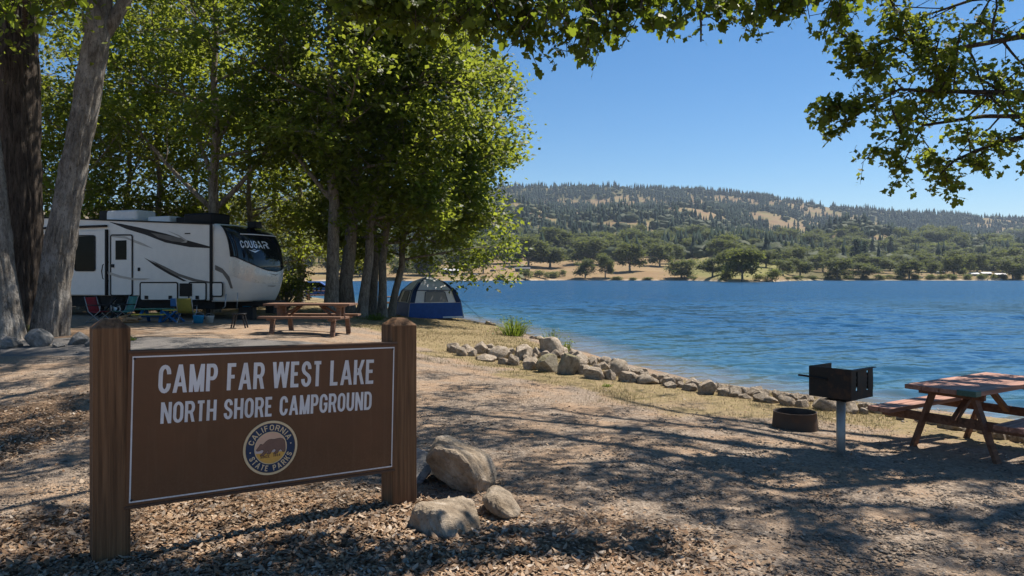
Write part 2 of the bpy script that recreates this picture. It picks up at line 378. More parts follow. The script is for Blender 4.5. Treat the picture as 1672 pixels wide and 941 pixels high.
# ---------------------------------------------------------------- lake
def water():
    xw = axis([(-6000, -400, 700), (-400, -60, 20), (-60, -9, 1.5), (-9, 36, .2), (36, 60, 1.5), (60, 400, 20), (400, 6000, 700)])
    yw = axis([(-60, 0, 12), (0, 11, 1.), (11, 24, .1), (24, 46, .2), (46, 90, .4), (90, 400, 10), (400, 2400, 250)])
    X, Y = np.meshgrid(xw, yw); k = np.arange(X.size).reshape(X.shape)
    F = np.stack([k[:-1, :-1], k[:-1, 1:], k[1:, 1:], k[1:, :-1]], -1).reshape(-1, 4)
    rw = np.random.default_rng(77); Zw = np.zeros(X.shape); fade = sstep(-9, -5, X)*sstep(36, 31, X)*sstep(11, 13, Y)*sstep(90, 60, Y)
    wx = X+.5*fbm(X*.5, Y*.5, 201, 2); wy = Y+.8*fbm(X*.45, Y*.45, 203, 2)
    for i in range(30):
        lam = .55*math.exp(rw.random()*1.5); th = R(100)+rw.normal()*.50; kx, ky = math.cos(th)*6.283/lam, math.sin(th)*6.283/lam
        Zw += .0046*lam**1.0*np.sin(kx*wx+ky*wy+rw.random()*6.283)
    Zw *= fade*(.55+.9*fbm(X*.10, Y*.07, 207, 2))
    me = np_mesh('lake', np.stack([X, Y, WATER+Zw], -1).reshape(-1, 3), F, None, True, mats=[])
    d = np.clip(-shore_d(X.ravel(), Y.ravel()), 0, 40)
    me.attributes.new('chop', 'FLOAT', 'POINT').data.foreach_set('value', (1+1.9*(1-sstep(95, 50, Y.ravel()))*sstep(40, 60, Y.ravel())).astype(np.float32))
    me.attributes.new('depth', 'FLOAT', 'POINT').data.foreach_set('value', d.astype(np.float32))
    t = NT('lake_water'); a = t.n('ShaderNodeAttribute', attribute_name='depth')
    v = t.coord('Object', (.55, 1., 1.), (0, 0, R(-8)))
    w1 = t.noise(v, .55, 3, .55, .5); w2 = t.noise(v, 2.3, 4, .6, .8); w3 = t.noise(t.coord('Object', (.07, .16, 1)), 1, 3, .6)
    fine_ = t.noise(t.coord('Object', (.6, 1, 1), (0, 0, R(14))), 7.5, 3, .6)
    h = t.math('ADD', t.math('MULTIPLY', w1, 1.5), t.math('ADD', t.math('MULTIPLY', w2, .40), t.math('MULTIPLY', fine_, .05)))
    deep = t.mix(t.ramp(w3, [(.35, 0.), (.7, 1.)]), (.004, .032, .074), (.006, .045, .096))
    col = t.mix(t.ramp(t.math('ADD', t.math('DIVIDE', a.outputs['Fac'], 14.), t.math('MULTIPLY', t.math('SUBTRACT', w1, .5), .25)), [(.02, 1.), (.22, .72), (.85, 0.)]), deep, (.030, .085, .105))
    col = t.mix(t.ramp(t.math('ADD', t.math('DIVIDE', a.outputs['Fac'], 3.2), t.math('MULTIPLY', t.math('SUBTRACT', w2, .5), .5)), [(.05, .85), (.8, 0.)]), col, (.17, .14, .095))
    nb = None
    # wave slopes: noise vectors tilt the surface, the small chop more than the swell
    chop = t.n('ShaderNodeAttribute', attribute_name='chop'); ge = t.n('ShaderNodeNewGeometry'); acc = ge.outputs['Normal']
    for vec, sc_, amp in ((v, 1.2, .14), (v, 4.2, .26), (t.coord('Object', (.5, 1, 1), (0, 0, R(14))), 10., .22)):
        nn = t.n('ShaderNodeTexNoise'); nn.inputs['Scale'].default_value = sc_; nn.inputs['Detail'].default_value = 2; nn.inputs['Roughness'].default_value = .5; t.l(vec, nn.inputs['Vector'])
        a1 = t.n('ShaderNodeVectorMath', operation='SUBTRACT'); t.l(nn.outputs['Color'], a1.inputs[0]); a1.inputs[1].default_value = (.5, .5, .5)
        a2 = t.n('ShaderNodeVectorMath', operation='MULTIPLY'); t.l(a1.outputs[0], a2.inputs[0]); a2.inputs[1].default_value = (amp*.55, amp, 0)
        a4 = t.n('ShaderNodeVectorMath', operation='SCALE'); t.l(a2.outputs[0], a4.inputs[0]); t.l(chop.outputs['Fac'], a4.inputs['Scale'])
        a3 = t.n('ShaderNodeVectorMath', operation='ADD'); t.l(acc, a3.inputs[0]); t.l(a4.outputs[0], a3.inputs[1]); acc = a3.outputs[0]
    cb = t.n('ShaderNodeCombineXYZ'); t.l(t.math('MULTIPLY', t.math('SUBTRACT', chop.outputs['Fac'], 1.), -.055), cb.inputs[1])   # far chop shows mostly its near faces
    a5 = t.n('ShaderNodeVectorMath', operation='ADD'); t.l(acc, a5.inputs[0]); t.l(cb.outputs[0], a5.inputs[1]); acc = a5.outputs[0]
    nz = t.n('ShaderNodeVectorMath', operation='NORMALIZE'); t.l(acc, nz.inputs[0]); nb = nz.outputs[0]; df = t.n('ShaderNodeBsdfDiffuse'); t.l(col, df.inputs[0]); t.l(nb, df.inputs['Normal'])
    gl = t.n('ShaderNodeBsdfGlossy'); gl.inputs['Roughness'].default_value = .10; gl.inputs['Color'].default_value = (.80, .93, 1., 1); t.l(nb, gl.inputs['Normal']); fz = t.n('ShaderNodeFresnel'); fz.inputs['IOR'].default_value = 1.33; t.l(nb, fz.inputs['Normal'])
    fr_ = t.math('MINIMUM', fz.outputs[0], .40); mx = t.n('ShaderNodeMixShader'); t.l(fr_, mx.inputs[0]); t.l(df.outputs[0], mx.inputs[1]); t.l(gl.outputs[0], mx.inputs[2]); t.l(mx.outputs[0], t.out.inputs[0])
    me.materials.append(t.m); tag(link('lake', me), kind='structure')
water()

# ---------------------------------------------------------------- far shore, hills
def far_base(px): 
    b = np.interp(px, [-2500, 0, 420, 740, 900, 1120, 1165, 1190, 1262, 1285, 1330, 1672, 4000], [900, 560, 400, 440, 490, 470, 400, 345, 345, 410, 470, 490, 800])
    return b+18*(fbm(np.asarray(px)*.02, np.asarray(px)*0, 5, 3)-.5)
def far_z(px, D):
    px = np.asarray(px, float); D = np.asarray(D, float); b = far_base(px); s = D-b
    rid = np.interp(px, [-3000, -300, 100, 600, 760, 870, 960, 1040, 1160, 1230, 1300, 1400, 1500, 1600, 1700, 2100, 2600, 4200], [55, 80, 100, 128, 146, 143, 140, 142, 140, 134, 129, 117, 107, 99, 92, 75, 80, 50])/141.
    low = np.interp(s, [-60, 0, 8, 60, 260, 520], [-6, -.75, .9, 4.5, 22, 42])*np.interp(px, [1100, 1300, 1500], [1, .62, .5])
    low = np.where(s < 0, np.interp(s, [-60, 0], [-6, -.75]), low)
    hi = np.interp(D, [900, 1150, 1600, 2100, 2500, 3300, 5000], [0, 22, 70, 146, 258, 190, 40])*rid
    X = (px-CX)/FOC*D
    roll = sstep(750, 1500, D)*(34*(fbm(X*.0034, D*.0034, 31, 4)-.5)+70*(fbm(X*.0016, D*.0011, 37, 3)-.5)*sstep(2500, 1700, D))
    z = low+hi+roll
    for kx, kd, kh, wx, wd in ((1128, 1600, 36, 85, 220), (1395, 1180, 26, 62, 130), (845, 1500, 34, 60, 200), (1600, 1250, 16, 70, 160), (1010, 1350, 18, 60, 140), (1250, 1900, 25, 60, 200)):
        z = z+kh*np.exp(-((px-kx)/wx)**2-((D-kd)/wd)**2)
    return z
def far_open(px, D):
    """0..1 how bare (dry grass) the far slopes are"""
    X = (px-CX)/FOC*D
    n = fbm(X*.006, D*.005, 53, 4)
    o = sstep(.50, .60, n)*.85
    for kx, kd, wx, wd, a in ((1128, 1560, 60, 150, 1.), (1395, 1130, 55, 80, 1.), (845, 1430, 45, 120, .95), (880, 2150, 22, 120, .9), (800, 1250, 60, 60, .7), (1440, 1900, 20, 110, .8), (1490, 850, 45, 45, 1.), (1600, 1200, 60, 60, .8), (1630, 2350, 30, 90, .7), (1330, 2250, 30, 60, .7), (1050, 1050, 60, 50, .6)):
        o = np.maximum(o, a*.93*sstep(1.25, .7, np.hypot((px-kx)/wx, (D-kd)/wd)+(n-.5)*1.4))
    return o
def far_meadow(px, D):
    s = D-far_base(px)
    return sstep(1.2, .8, np.hypot((px-1195)/105, (s-130)/130))
pxs = np.concatenate([np.arange(-3000, -200, 100), np.arange(-200, 600, 20), np.arange(600, 1760, 5), np.arange(1760, 2600, 40), np.arange(2600, 4300, 100)])
sdv = np.concatenate([np.arange(-50, 0, 10), np.arange(0, 300, 6), np.arange(300, 2600, 16), np.arange(2600, 4200, 100)])
PX, SD = np.meshgrid(pxs, sdv); DD = far_base(PX)+SD
HZ = far_z(PX, DD)
k = np.arange(PX.size).reshape(PX.shape); F = np.stack([k[:-1, :-1], k[:-1, 1:], k[1:, 1:], k[1:, :-1]], -1).reshape(-1, 4)
hme = np_mesh('hills', np.stack([(PX-CX)/FOC*DD, DD, HZ], -1).reshape(-1, 3), F, None, True, mats=[])
op = far_open(PX, DD).ravel(); md = far_meadow(PX, DD).ravel(); bk = sstep(6, 1.5, SD).ravel(); fr = np.maximum(sstep(600, 1000, DD), np.maximum(sstep(1265, 1310, PX)*.85, sstep(800, 740, PX)*.6)).ravel()
hme.attributes.new('zone', 'FLOAT_COLOR', 'POINT').data.foreach_set('color', np.stack([op, md, bk, fr], -1).astype(np.float32).ravel())
def hill_material():
    t = NT('dry_hill_grass'); a = t.n('ShaderNodeAttribute', attribute_name='zone'); s = t.n('ShaderNodeSeparateColor'); t.l(a.outputs['Color'], s.inputs[0])
    v = t.coord('Object'); n1 = t.noise(v, .02, 6, .65); n2 = t.noise(v, .12, 5, .7)
    dry = t.ramp(n1, [(.3, (.20, .13, .075)), (.55, (.26, .18, .10)), (.75, (.30, .22, .13))])
    shrub = t.ramp(n2, [(.3, (.045, .055, .022)), (.55, (.11, .10, .042)), (.75, (.20, .15, .075))])
    grn = t.ramp(n2, [(.3, (.13, .14, .045)), (.7, (.24, .22, .085))])
    bare = t.mix(t.ramp(n1, [(.45, 0.), (.6, .8)]), dry, (.17, .155, .065))
    fo = t.mix(s.outputs[0], shrub, bare)
    col = t.mix(a.outputs['Alpha'], t.mix(t.ramp(n2, [(.5, 0.), (.7, .6)]), dry, (.20, .17, .07)), fo)
    col = t.mix(t.math('MULTIPLY', s.outputs[1], .85), col, grn)
    col = t.mix(t.math('MULTIPLY', s.outputs[2], t.ramp(n2, [(.4, .9), (.6, .1)])), col, (.50, .42, .32))
    t.pbr(col, .95, None, .05); return t.m
hme.materials.append(hill_material()); tag(link('hills', hme), kind='structure')
def far_at(px, py):
    """point of the far terrain seen at a photo pixel"""
    s = np.linspace(2, 1400, 1800); D = far_base(px)+s; z = far_z(np.full(s.shape, px), D); Z = CAMH+(HOR-py)/FOC*D
    k = np.nonzero(z >= Z)[0]; i = k[0] if len(k) else len(s)-1
    return float((px-CX)/FOC*D[i]), float(D[i]), float(z[i])
# ---------------------------------------------------------------- leaves
L_LOBED = [(0, 0, 0), (.10, .13, .02), (.24, .16, .03), (.22, .30, .05), (.42, .30, .02), (.40, .50, .06), (.62, .44, -.02), (.66, .26, .05), (.86, .22, 0), (1, 0, -.06), (.86, -.22, 0), (.66, -.26, .05), (.62, -.44, -.02), (.40, -.50, .06), (.42, -.30, .02), (.22, -.30, .05), (.24, -.16, .03), (.10, -.13, .02)]
L_LOBED = [(a, b*.8, c) for a, b, c in L_LOBED]
L_QUAD = [(0, 0, 0), (.5, .30, .06), (1, 0, -.05), (.5, -.30, .06)]
L_SIX = [(0, 0, .06), (.35, .24, -.05), (.8, .15, .02), (1, 0, .16), (.7, -.20, .04), (.3, -.23, .02)]
def leaves_mesh(name, C, size, m, rng, shape=L_QUAD, up=.55, jit=.35, flat=None, aspect=1., droop=0.):
    C = np.asarray(C, float); n = len(C)
    N = rng.normal(size=(n, 3)); N /= np.linalg.norm(N, axis=1)[:, None]; N[:, 2] = np.abs(N[:, 2])*.7+up; N /= np.linalg.norm(N, axis=1)[:, None]
    if flat is not None: N[:, :2] *= flat; N /= np.linalg.norm(N, axis=1)[:, None]
    T = rng.normal(size=(n, 3)); T[:, 2] -= droop; T -= N*(T*N).sum(1)[:, None]; T /= np.linalg.norm(T, axis=1)[:, None]; B = np.cross(N, T)
    s = size*(1+jit*rng.normal(size=n)).clip(.45, 1.9); S = np.array(shape, float); k = len(S)
    curl = (rng.random(n)*1.6-.3) if shape is L_SIX else np.ones(n)
    V = C[:, None, :]+s[:, None, None]*(S[None, :, 0, None]*T[:, None, :]+aspect*S[None, :, 1, None]*B[:, None, :]+curl[:, None, None]*S[None, :, 2, None]*N[:, None, :])
    return np_mesh(name, V.reshape(-1, 3), np.arange(n*k).reshape(n, k), m)

# ---------------------------------------------------------------- trees
def path(p, d, L, n, rng, wob=.12, curve=(0, 0, 0)):
    p = Vector(p); d = Vector(d).normalized(); out = [p.copy()]; st = L/n
    for i in range(n):
        d = (d+Vector(rng.normal(size=3))*wob+Vector(curve)/n).normalized(); p = p+d*st; out.append(p.copy())
    return out
def taper(a, b, n): return [a+(b-a)*(i/(n-1))**.85 for i in range(n)]
class Tree:
    def __init__(s, seed): s.rng = np.random.default_rng(seed); s.w = MB(); s.c = []
    def cluster(s, p, sig, k):
        s.c.append(np.array(p)[None, :]+s.rng.normal(size=(k, 3))*np.array([sig, sig, sig*.62]))
    def limb(s, pts, r0, r1, nsub, Ls, k, sig, twig=3, upb=.12, sides=6, from_=.25):
        rng = s.rng; s.w.tube(pts, taper(r0, r1, len(pts)), sides)
        n = len(pts)-1
        for q in range(nsub):
            t = from_+(1-from_)*(q+rng.random()*.8)/nsub; i = min(int(t*n), n-1); f = t*n-i
            p = pts[i].lerp(pts[i+1], f); ax = (pts[i+1]-pts[i]).normalized()
            dr = (ax*.55+Vector(rng.normal(size=3))*.62+Vector((0, 0, upb))).normalized(); L = Ls*(1.15-.55*t)*(.7+.6*rng.random())
            b = path(p, dr, L, 4, rng, .16); rr = max(r0+(r1-r0)*t, .01)*.5
            s.w.tube(b, taper(rr, .008, 5), 4, caps=False)
            for z in range(twig):
                u = .35+.65*(z+1)/twig; jj = min(int(u*4), 3); e = b[jj].lerp(b[jj+1], min(u*4-jj, 1)); tp = e+Vector(rng.normal(size=3))*L*.16
                if z < twig-1: s.w.tube([e, tp], [max(rr*.35, .006), .004], 3, caps=False)
                s.cluster(tp, sig, k)
        s.cluster(pts[-1], sig, k)
    def finish(s, name, label, leafm, barkm, size, group=None, shape=L_QUAD, cat='tree', up=.55, base=None, aspect=1., droop=0.):
        base = base or (0, 0, 0); t = thing(name, label, cat, base, 0, group); b = np.array(base, float)
        s.w.v = [tuple(np.array(p)-b) for p in s.w.v]
        if s.w.v: s.w.build('trunk', M[barkm], t)
        if s.c: link('crown', leaves_mesh('crown', np.concatenate(s.c)-b, size, M[leafm], s.rng, shape, up, aspect=aspect, droop=droop), t)
        return t
def grove_tree(seed, base, top, r0, z0, crown_r, label, nl=16, bias=(0, 0), k=34, leafm='leaf_grove', barkm='bark_grey', size=.20, name='lakeside_tree', group='trees round the campsites', mid=None, shape_top=.42, low=.9, sig=.34, forks=()):
    T = Tree(seed); rng = T.rng; b = Vector(base); tp = Vector(top); n = 12; pts = []
    for i in range(n+1):
        f = i/n; p = b.lerp(tp, f)
        if mid is not None: p = p+Vector(mid)*math.sin(math.pi*f)
        pts.append(p+Vector((rng.normal()*.06, rng.normal()*.06, 0))*(f > 0)*(1+f))
    H = (tp-b).length; rad = [r0*(1.0-.86*(i/n)**.9) for i in range(n+1)]
    fl = [pts[0]-Vector((0, 0, .25)), pts[0]+Vector((0, 0, .05)), pts[0].lerp(pts[1], .35)]
    T.w.tube(fl+pts[1:], [r0*1.7, r0*1.38, r0*1.08]+rad[1:], 12)
    for (fz, az_, L_, el_) in forks:
        i = min(int(fz/H*n), n-1); p = pts[i]; T.limb(path(p, (math.cos(az_), math.sin(az_)*.4, el_), L_, 8, rng, .07, (0, 0, .2)), rad[i]*.62, .03, 9, L_*.35, k, sig, 3, .15, 8, .45)
    for q in range(nl):
        f = ((q+rng.random()*.6)/nl)**1.12; z = z0+(H*.97-z0)*f; u = z/H; i = min(int(u*n), n-1); p = pts[i].lerp(pts[i+1], u*n-i)
        az = q*2.399+rng.normal()*.35; prof = low+(1-low)*min(1, f*4) if f < .3 else 1-(1-shape_top)*((f-.3)/.7)**1.3
        h = Vector((math.cos(az), math.sin(az), 0)); L = crown_r*prof*(.8+.35*rng.random())*max(.35, 1+h.x*bias[0]+h.y*bias[1])
        el = .18+.75*f+rng.normal()*.08
        pl = path(p, (h.x, h.y, el), L, 6, rng, .08, (0, 0, .30-.45*(1-f)))
        T.limb(pl, max(rad[i]*.42, .03), .015, max(5, int(L*2.2)), L*.42, k, sig, 3, .1, 6)
    return T.finish(name, label, leafm, barkm, size, group, base=base)
def up_px(px, py, Y): return Vector(P(px, py, Y))

def base_at(px, Y):
    x = (px-CX)/FOC*Y; return (x, Y, gz1(x, Y)-.03)
GG = 'trees of the lakeside grove'
grove_tree(11, base_at(346, 30.0), P(352, -150, 30.5), .27, 6.2, 5.0, 'tree with forked grey trunk rising behind the travel trailer roof', 15, name='grove_tree', group=GG, forks=((4.6, 3.0, 6, 1.1), (5.2, .1, 6, 1.0), (6.4, 2.5, 5, 1.4), (7., .6, 5, 1.5)))
grove_tree(12, base_at(489, 38), P(492, 60, 38), .20, 2.6, 3.6, 'slim tree between the trailer nose and the pale straight trunks', 14, name='grove_tree', group=GG, leafm='leaf_pale')
grove_tree(13, base_at(540, 28.5), P(541, -220, 29), .27, 5.6, 4.8, 'straight grey trunked tree, the first behind the middle of the brown picnic table', 16, name='grove_tree', group=GG, forks=((5., 2.9, 5, 1.3), (6.2, .3, 5, 1.4)))
grove_tree(14, base_at(568, 30), P(596, -180, 30), .30, 5.4, 5.0, 'thickest straight trunked grove tree behind the right end of the brown picnic table', 18, name='grove_tree', group=GG)
grove_tree(15, base_at(590, 29.5), P(690, -60, 31), .21, 4.0, 3.9, 'grove tree whose trunk leans right just behind the end of the brown picnic table', 22, (.22, 0), k=40, name='grove_tree', group=GG, mid=(-.3, 0, 0))
grove_tree(16, base_at(607, 32.5), P(612, -40, 33), .20, 4.0, 4.2, 'thin dark trunked grove tree beside the leaning trunk', 13, (.1, 0), name='grove_tree', group=GG)
grove_tree(17, base_at(624, 32), P(655, 0, 33), .20, 3.2, 4.4, 'grove tree with a slightly tilted trunk among the stems left of the tent', 26, (.25, 0), k=44, name='grove_tree', group=GG)
grove_tree(18, base_at(638, 34), P(716, 30, 34.5), .18, 2.6, 4.5, 'grove tree nearest the tent, its low boughs reaching right over it', 36, (.30, -.1), k=48, name='grove_tree', group=GG, shape_top=.55, low=.95)
GB = 'trees behind the travel trailer'
back = [(60, 37, 5.0, 'leaf_pale'), (135, 33, 4.6, 'leaf_grove'), (205, 36, 4.8, 'leaf_pale'), (262, 34, 4.5, 'leaf_grove'), (318, 40, 5., 'leaf_pale'), (405, 37, 4.6, 'leaf_grove'), (452, 44, 4.8, 'leaf_pale'), (-40, 34, 5., 'leaf_grove'), (-140, 38, 5., 'leaf_pale')]
bl = ['yellow green tree seen between the two big trunks', 'dark leaved tree rising above the rear of the trailer roof', 'pale loose tree above the white roof units of the trailer', 'bushy tree above the middle of the trailer roof', 'pale tree far behind the forked trunk', 'leafy tree behind the trailer nose', 'pale distant tree over the shrubs right of the trailer', 'tree behind the pale trunk cut by the photo edge', None]
for i, ((px, Y, cr, lm), lb) in enumerate(zip(back, bl)):
    if lb is None: lb = 'leafy tree hidden behind the dark oak trunk'
    grove_tree(40+i, base_at(px, Y), P(px+8*(i % 3-1), -40+14*(i % 4), Y), .18, 2.0+.4*(i % 3), cr, lb, 16, name='background_tree', group=GB, leafm=lm, k=26, size=.21)

# shrubs at the trailer nose and behind it
def shrub(seed, px, Y, h, r, label, leafm='leaf_pale', size=.12, n=46, k=30):
    T = Tree(seed); rng = T.rng; b = Vector(base_at(px, Y))
    for q in range(n):
        az = rng.random()*6.283; rr = math.sqrt(rng.random()); d = Vector((math.cos(az)*rr*r, math.sin(az)*rr*r, h*(.35+.65*rng.random()*(1-.45*rr))))
        pl = [b, b+Vector((d.x*.45, d.y*.45, d.z*.5)), b+d]; T.w.tube(pl, [.03, .018, .006], 4, caps=False); T.cluster(b+d, .2, k); T.cluster(b+d*.7, .2, k//2)
    return T.finish('shrub', label, leafm, 'bark_grey', size, 'shrubs behind the campsite', cat='shrub', base=tuple(b))
shrub(71, 463, 31, 2.3, 1.35, 'grey green shrub right beside the silver trailer nose')
shrub(72, 448, 42, 2.2, 2.0, 'rounded shrub behind the grey green one at the trailer nose', 'leaf_grove', .15)
shrub(73, 96, 34, 2.4, 2.6, 'bushy shrub seen between the big trunks behind the trailer tail', 'leaf_grove', .15)
shrub(74, 200, 33, 2.0, 2.6, 'low shrub behind the wheels of the trailer', 'leaf_pale', .15)
shrub(75, 330, 34, 1.6, 2.4, 'low shrub behind the front hatch of the trailer', 'leaf_grove', .15)
shrub(76, 415, 36, 1.5, 1.8, 'shrub seen under the raised trailer nose', 'leaf_pale', .15)

# the three big trunks at the left
def big_trunk(seed, pts, rad, label, barkm, rough, name, limbs, ridge=26, leafm='leaf_grove', k=34):
    T = Tree(seed); rng = T.rng; n = len(pts); m = 150; kk = 96; P3 = []; RR = []
    for i in range(m+1):
        f = i/m*(n-1); j = min(int(f), n-2); u = f-j; P3.append(Vector(pts[j]).lerp(Vector(pts[j+1]), u)); RR.append(rad[j]+(rad[j+1]-rad[j])*u)
    V = []; 
    for i, (p, r) in enumerate(zip(P3, RR)):
        a = np.arange(kk)/kk*2*np.pi; z = p.z
        d = rough*(np.abs(fbm(a*ridge/6.283*2, np.full(kk, z*1.1), seed, 3)-.5)*2-.4)+rough*.8*(fbm(a*2.5, np.full(kk, z*.9), seed+5, 3)-.5)
        d = d+ .30*r*np.exp(-max(0, z-P3[0].z)/.55)*(.5+.5*np.sin(a*5+seed))
        w = np.minimum(1, np.minimum(np.arange(kk), kk-np.arange(kk))/6.); d = d*w
        for q in range(kk): V.append((p.x+(r+d[q])*math.cos(a[q]), p.y+(r+d[q])*math.sin(a[q]), z))
    F = [(i*kk+j, i*kk+(j+1) % kk, (i+1)*kk+(j+1) % kk, (i+1)*kk+j) for i in range(m) for j in range(kk)]
    T.w.add(V, F, 0, True)
    for (p, d, L, r) in limbs:
        pl = path(p, d, L, 7, rng, .1, (0, 0, .1)); T.limb(pl, r, .03, int(L*2.0), L*.34, k, .5, 3, .1, 8, .2)
    return T.finish(name, label, leafm, barkm, .15, 'big oaks at the left edge', base=tuple(Vector(pts[0])))
zb = gz1(-12.8, 18.9)
A = [P(36, 548, 19.2), P(38, 440, 19.2), P(36, 300, 19.2), P(30, 120, 19.3), P(20, -60, 19.4), P(10, -260, 19.6)]
A[0] = (A[0][0], A[0][1], zb-.1)
big_trunk(81, A, [.56, .47, .45, .48, .47, .38], 'massive dark oak trunk with deeply furrowed bark, behind the leaning pale trunk', 'bark_dark', .10, 'oak_tree',
          [(A[4], (.6, -.5, .5), 6, .2), (A[4], (-.6, .5, .6), 6, .2), (A[5], (.3, .7, .8), 6, .18), (A[5], (-.5, -.6, .8), 6, .18), (A[4], (.8, .3, .35), 6.5, .18), (P(30, 60, 19.3), (.55, -.75, .15), 4.5, .12)])
B = [P(80, 552, 18.0), P(89, 470, 18.0), P(102, 380, 18.1), P(119, 280, 18.2), P(141, 170, 18.3), P(159, 60, 18.4), P(166, -40, 18.5), P(172, -240, 18.6)]
B[0] = (B[0][0], B[0][1], gz1(*B[0][:2])-.1)
big_trunk(82, B, [.41, .35, .33, .315, .305, .30, .28, .19], 'leaning pale grey oak trunk in front of the trailer, forking near the top', 'bark_pale', .075, 'oak_tree',
          [(P(158, 70, 18.4), (.42, .1, .9), 5, .20), (B[6], (.7, -.4, .5), 6, .16), (B[6], (.3, .8, .6), 6, .14), (B[7], (.2, -.7, .7), 5, .14), (B[7], (-.7, .3, .7), 5, .14)], 18)
C = [P(12, 560, 17.2), P(8, 500, 17.2), P(-2, 400, 17.2), P(-16, 260, 17.2), P(-36, 100, 17.3), P(-60, -120, 17.4)]
C[0] = (C[0][0], C[0][1], gz1(*C[0][:2])-.1)
big_trunk(83, C, [.40, .33, .28, .26, .25, .18], 'pale oak trunk leaning out past the left photo edge', 'bark_pale', .045, 'oak_tree',
          [(C[4], (-.6, -.4, .6), 5, .14), (C[5], (.2, -.6, .8), 5, .12), (C[5], (-.4, .6, .8), 5, .12)], 18)

SROW = [545, 600, 640, 700, 760, 820, 880, 945]; SCOL = [-60, 150, 300, 650, 850, 1000, 1200, 1350, 1500, 1700]
SCOV = np.array([[.5, .5, .3, .05, 0, 0, 0, 0, 0, 0], [.6, .55, .4, .25, .1, .05, 0, 0, 0, 0], [.72, .62, .4, .5, .35, .15, .10, .03, 0, 0], [.68, .62, .4, .78, .75, .62, .45, .25, .05, 0],
                 [.62, .55, .4, .68, .82, .78, .55, .42, .25, .25], [.5, .4, .2, .38, .60, .66, .68, .68, .62, .5], [.55, .4, .12, .08, .12, .2, .42, .55, .62, .6], [.75, .55, .2, .0, .0, .05, .15, .3, .6, .6]])
def shade_wish(x, y):
    """wanted ground shade, which sets how many unseen leaf pads are added overhead"""
    px = CX+FOC*x/y; py = HOR+FOC*CAMH/y; a = np.clip(np.interp(py, SROW, np.arange(8)), 0, 6.999); b_ = np.clip(np.interp(px, SCOL, np.arange(10)), 0, 8.999)
    i, j = a.astype(int), b_.astype(int); u, v = a-i, b_-j; i2 = i+1; j2 = j+1
    w = SCOV[i, j]*(1-u)*(1-v)+SCOV[i2, j]*u*(1-v)+SCOV[i, j2]*(1-u)*v+SCOV[i2, j2]*u*v
    return np.where((px > -250) & (px < 1900), w, .5)
def shade_canopy(T, limbs, root, side, seed):
    """unseen high crown shaped for its shade: limbs, leaf pads set sunward of wanted shadows"""
    r_ = np.random.default_rng(seed); SK = []
    for e, ns in limbs:
        a = Vector(root); b = Vector(e); pl = [a]+[a.lerp(b, u)+Vector((r_.normal()*.25, r_.normal()*.25, .9*math.sin(math.pi*u))) for u in (.2, .4, .6, .8)]+[b]
        T.w.tube(pl, taper(.17, .03, 6), 7)
        for p, q in zip(pl[:-1], pl[1:]): SK += [p.lerp(q, k/4) for k in range(4)]
    SKA = np.array([v[:] for v in SK]); N = 9000
    y = 2.9+16*r_.random(N)**1.25; x = (r_.random(N)*2-1)*y*.80; wish = shade_wish(x, y); g = fbm(x*2.1+3, y*1.7, 305, 3)
    wish = np.clip(wish*(.55+1.3*sstep(.40, .60, g)), 0, .93); dens = -np.log(1-wish)/.10
    mask = (x < .6+.06*y) if side < 0 else (x >= .6+.06*y)
    pdf = (1/16.)*(1/1.25)*((y-2.9)/16).clip(1e-6)**(1/1.25-1)/(2*y*.80); keep = (r_.random(N) < dens/(N*pdf)) & mask
    for X, Y in zip(x[keep], y[keep]):
        h = max(8.0+.5*r_.random(), CAMH+.377*(Y+4.0)+.6+.5*r_.random()); p = np.array((X+h*math.sin(SUN_AZ)/math.tan(SUN_EL), Y+h*math.cos(SUN_AZ)/math.tan(SUN_EL), h))
        d = np.linalg.norm(SKA-p, axis=1); q = SKA[int(np.argmin(d))]; m = q*.45+p*.55+np.array((0, 0, .12*d.min()))
        if d.min() < 5: T.w.tube([q, m, p], [.016, .010, .004], 3, caps=False)
        T.cluster(p, .13, 40)
# overhanging oak: its trunk stands left of the camera, its boughs reach over the clearing
def guided(T, px, r0, r1, nsub, Ls, k, sig, **kw):
    T.limb([Vector(p) for p in px], r0, r1, nsub, Ls, k, sig, **kw)
def spray(T, p0, p1, k, n, sig, r=.008):
    """a hanging twig with leaves along it"""
    a = Vector(p0); b = Vector(p1); rng = T.rng; m = a.lerp(b, .5)+Vector((rng.normal()*.08, rng.normal()*.08, 0))
    T.w.tube([a, m, b], [r, r*.7, .003], 5, caps=False)
    for i in range(n):
        u = .15+.85*(i+rng.random()*.5)/n; q = a.lerp(m, u*2) if u < .5 else m.lerp(b, u*2-1); e = q+Vector(rng.normal(size=3))*sig*1.3
        T.w.tube([q, e], [r*.5, .002], 3, caps=False)
        for u2 in np.linspace(.35, 1, k+1): T.cluster(q.lerp(e, float(u2)), .012, 1)
T = Tree(91)
tb = (-6.3, 1.2, gz1(-6.3, 1.2)); T.w.tube([(tb[0], tb[1], -.2), (tb[0], tb[1], .4), (-6.2, 1.4, 2.5), (-5.9, 1.8, 5.0), (-5.7, 2.2, 7.0)], [.62, .5, .42, .38, .3], 14)
crotch = (-5.8, 2.0, 6.0)
L1 = [crotch, (-4.6, 3.4, 5.7), P(300, -150, 5.2), P(560, -90, 5.4), P(820, -55, 5.7), P(1050, -60, 6.0), P(1250, -45, 6.3), P(1400, -30, 6.6)]
guided(T, L1, .16, .02, 9, .7, 8, .07, twig=3, upb=.0, from_=.3)
L2 = [crotch, (-5.2, 3.8, 5.4), P(20, -110, 5.3), P(60, -60, 5.6)]
guided(T, L2, .10, .02, 4, .6, 8, .07, twig=3, upb=0, from_=.5)
rg = np.random.default_rng(5)
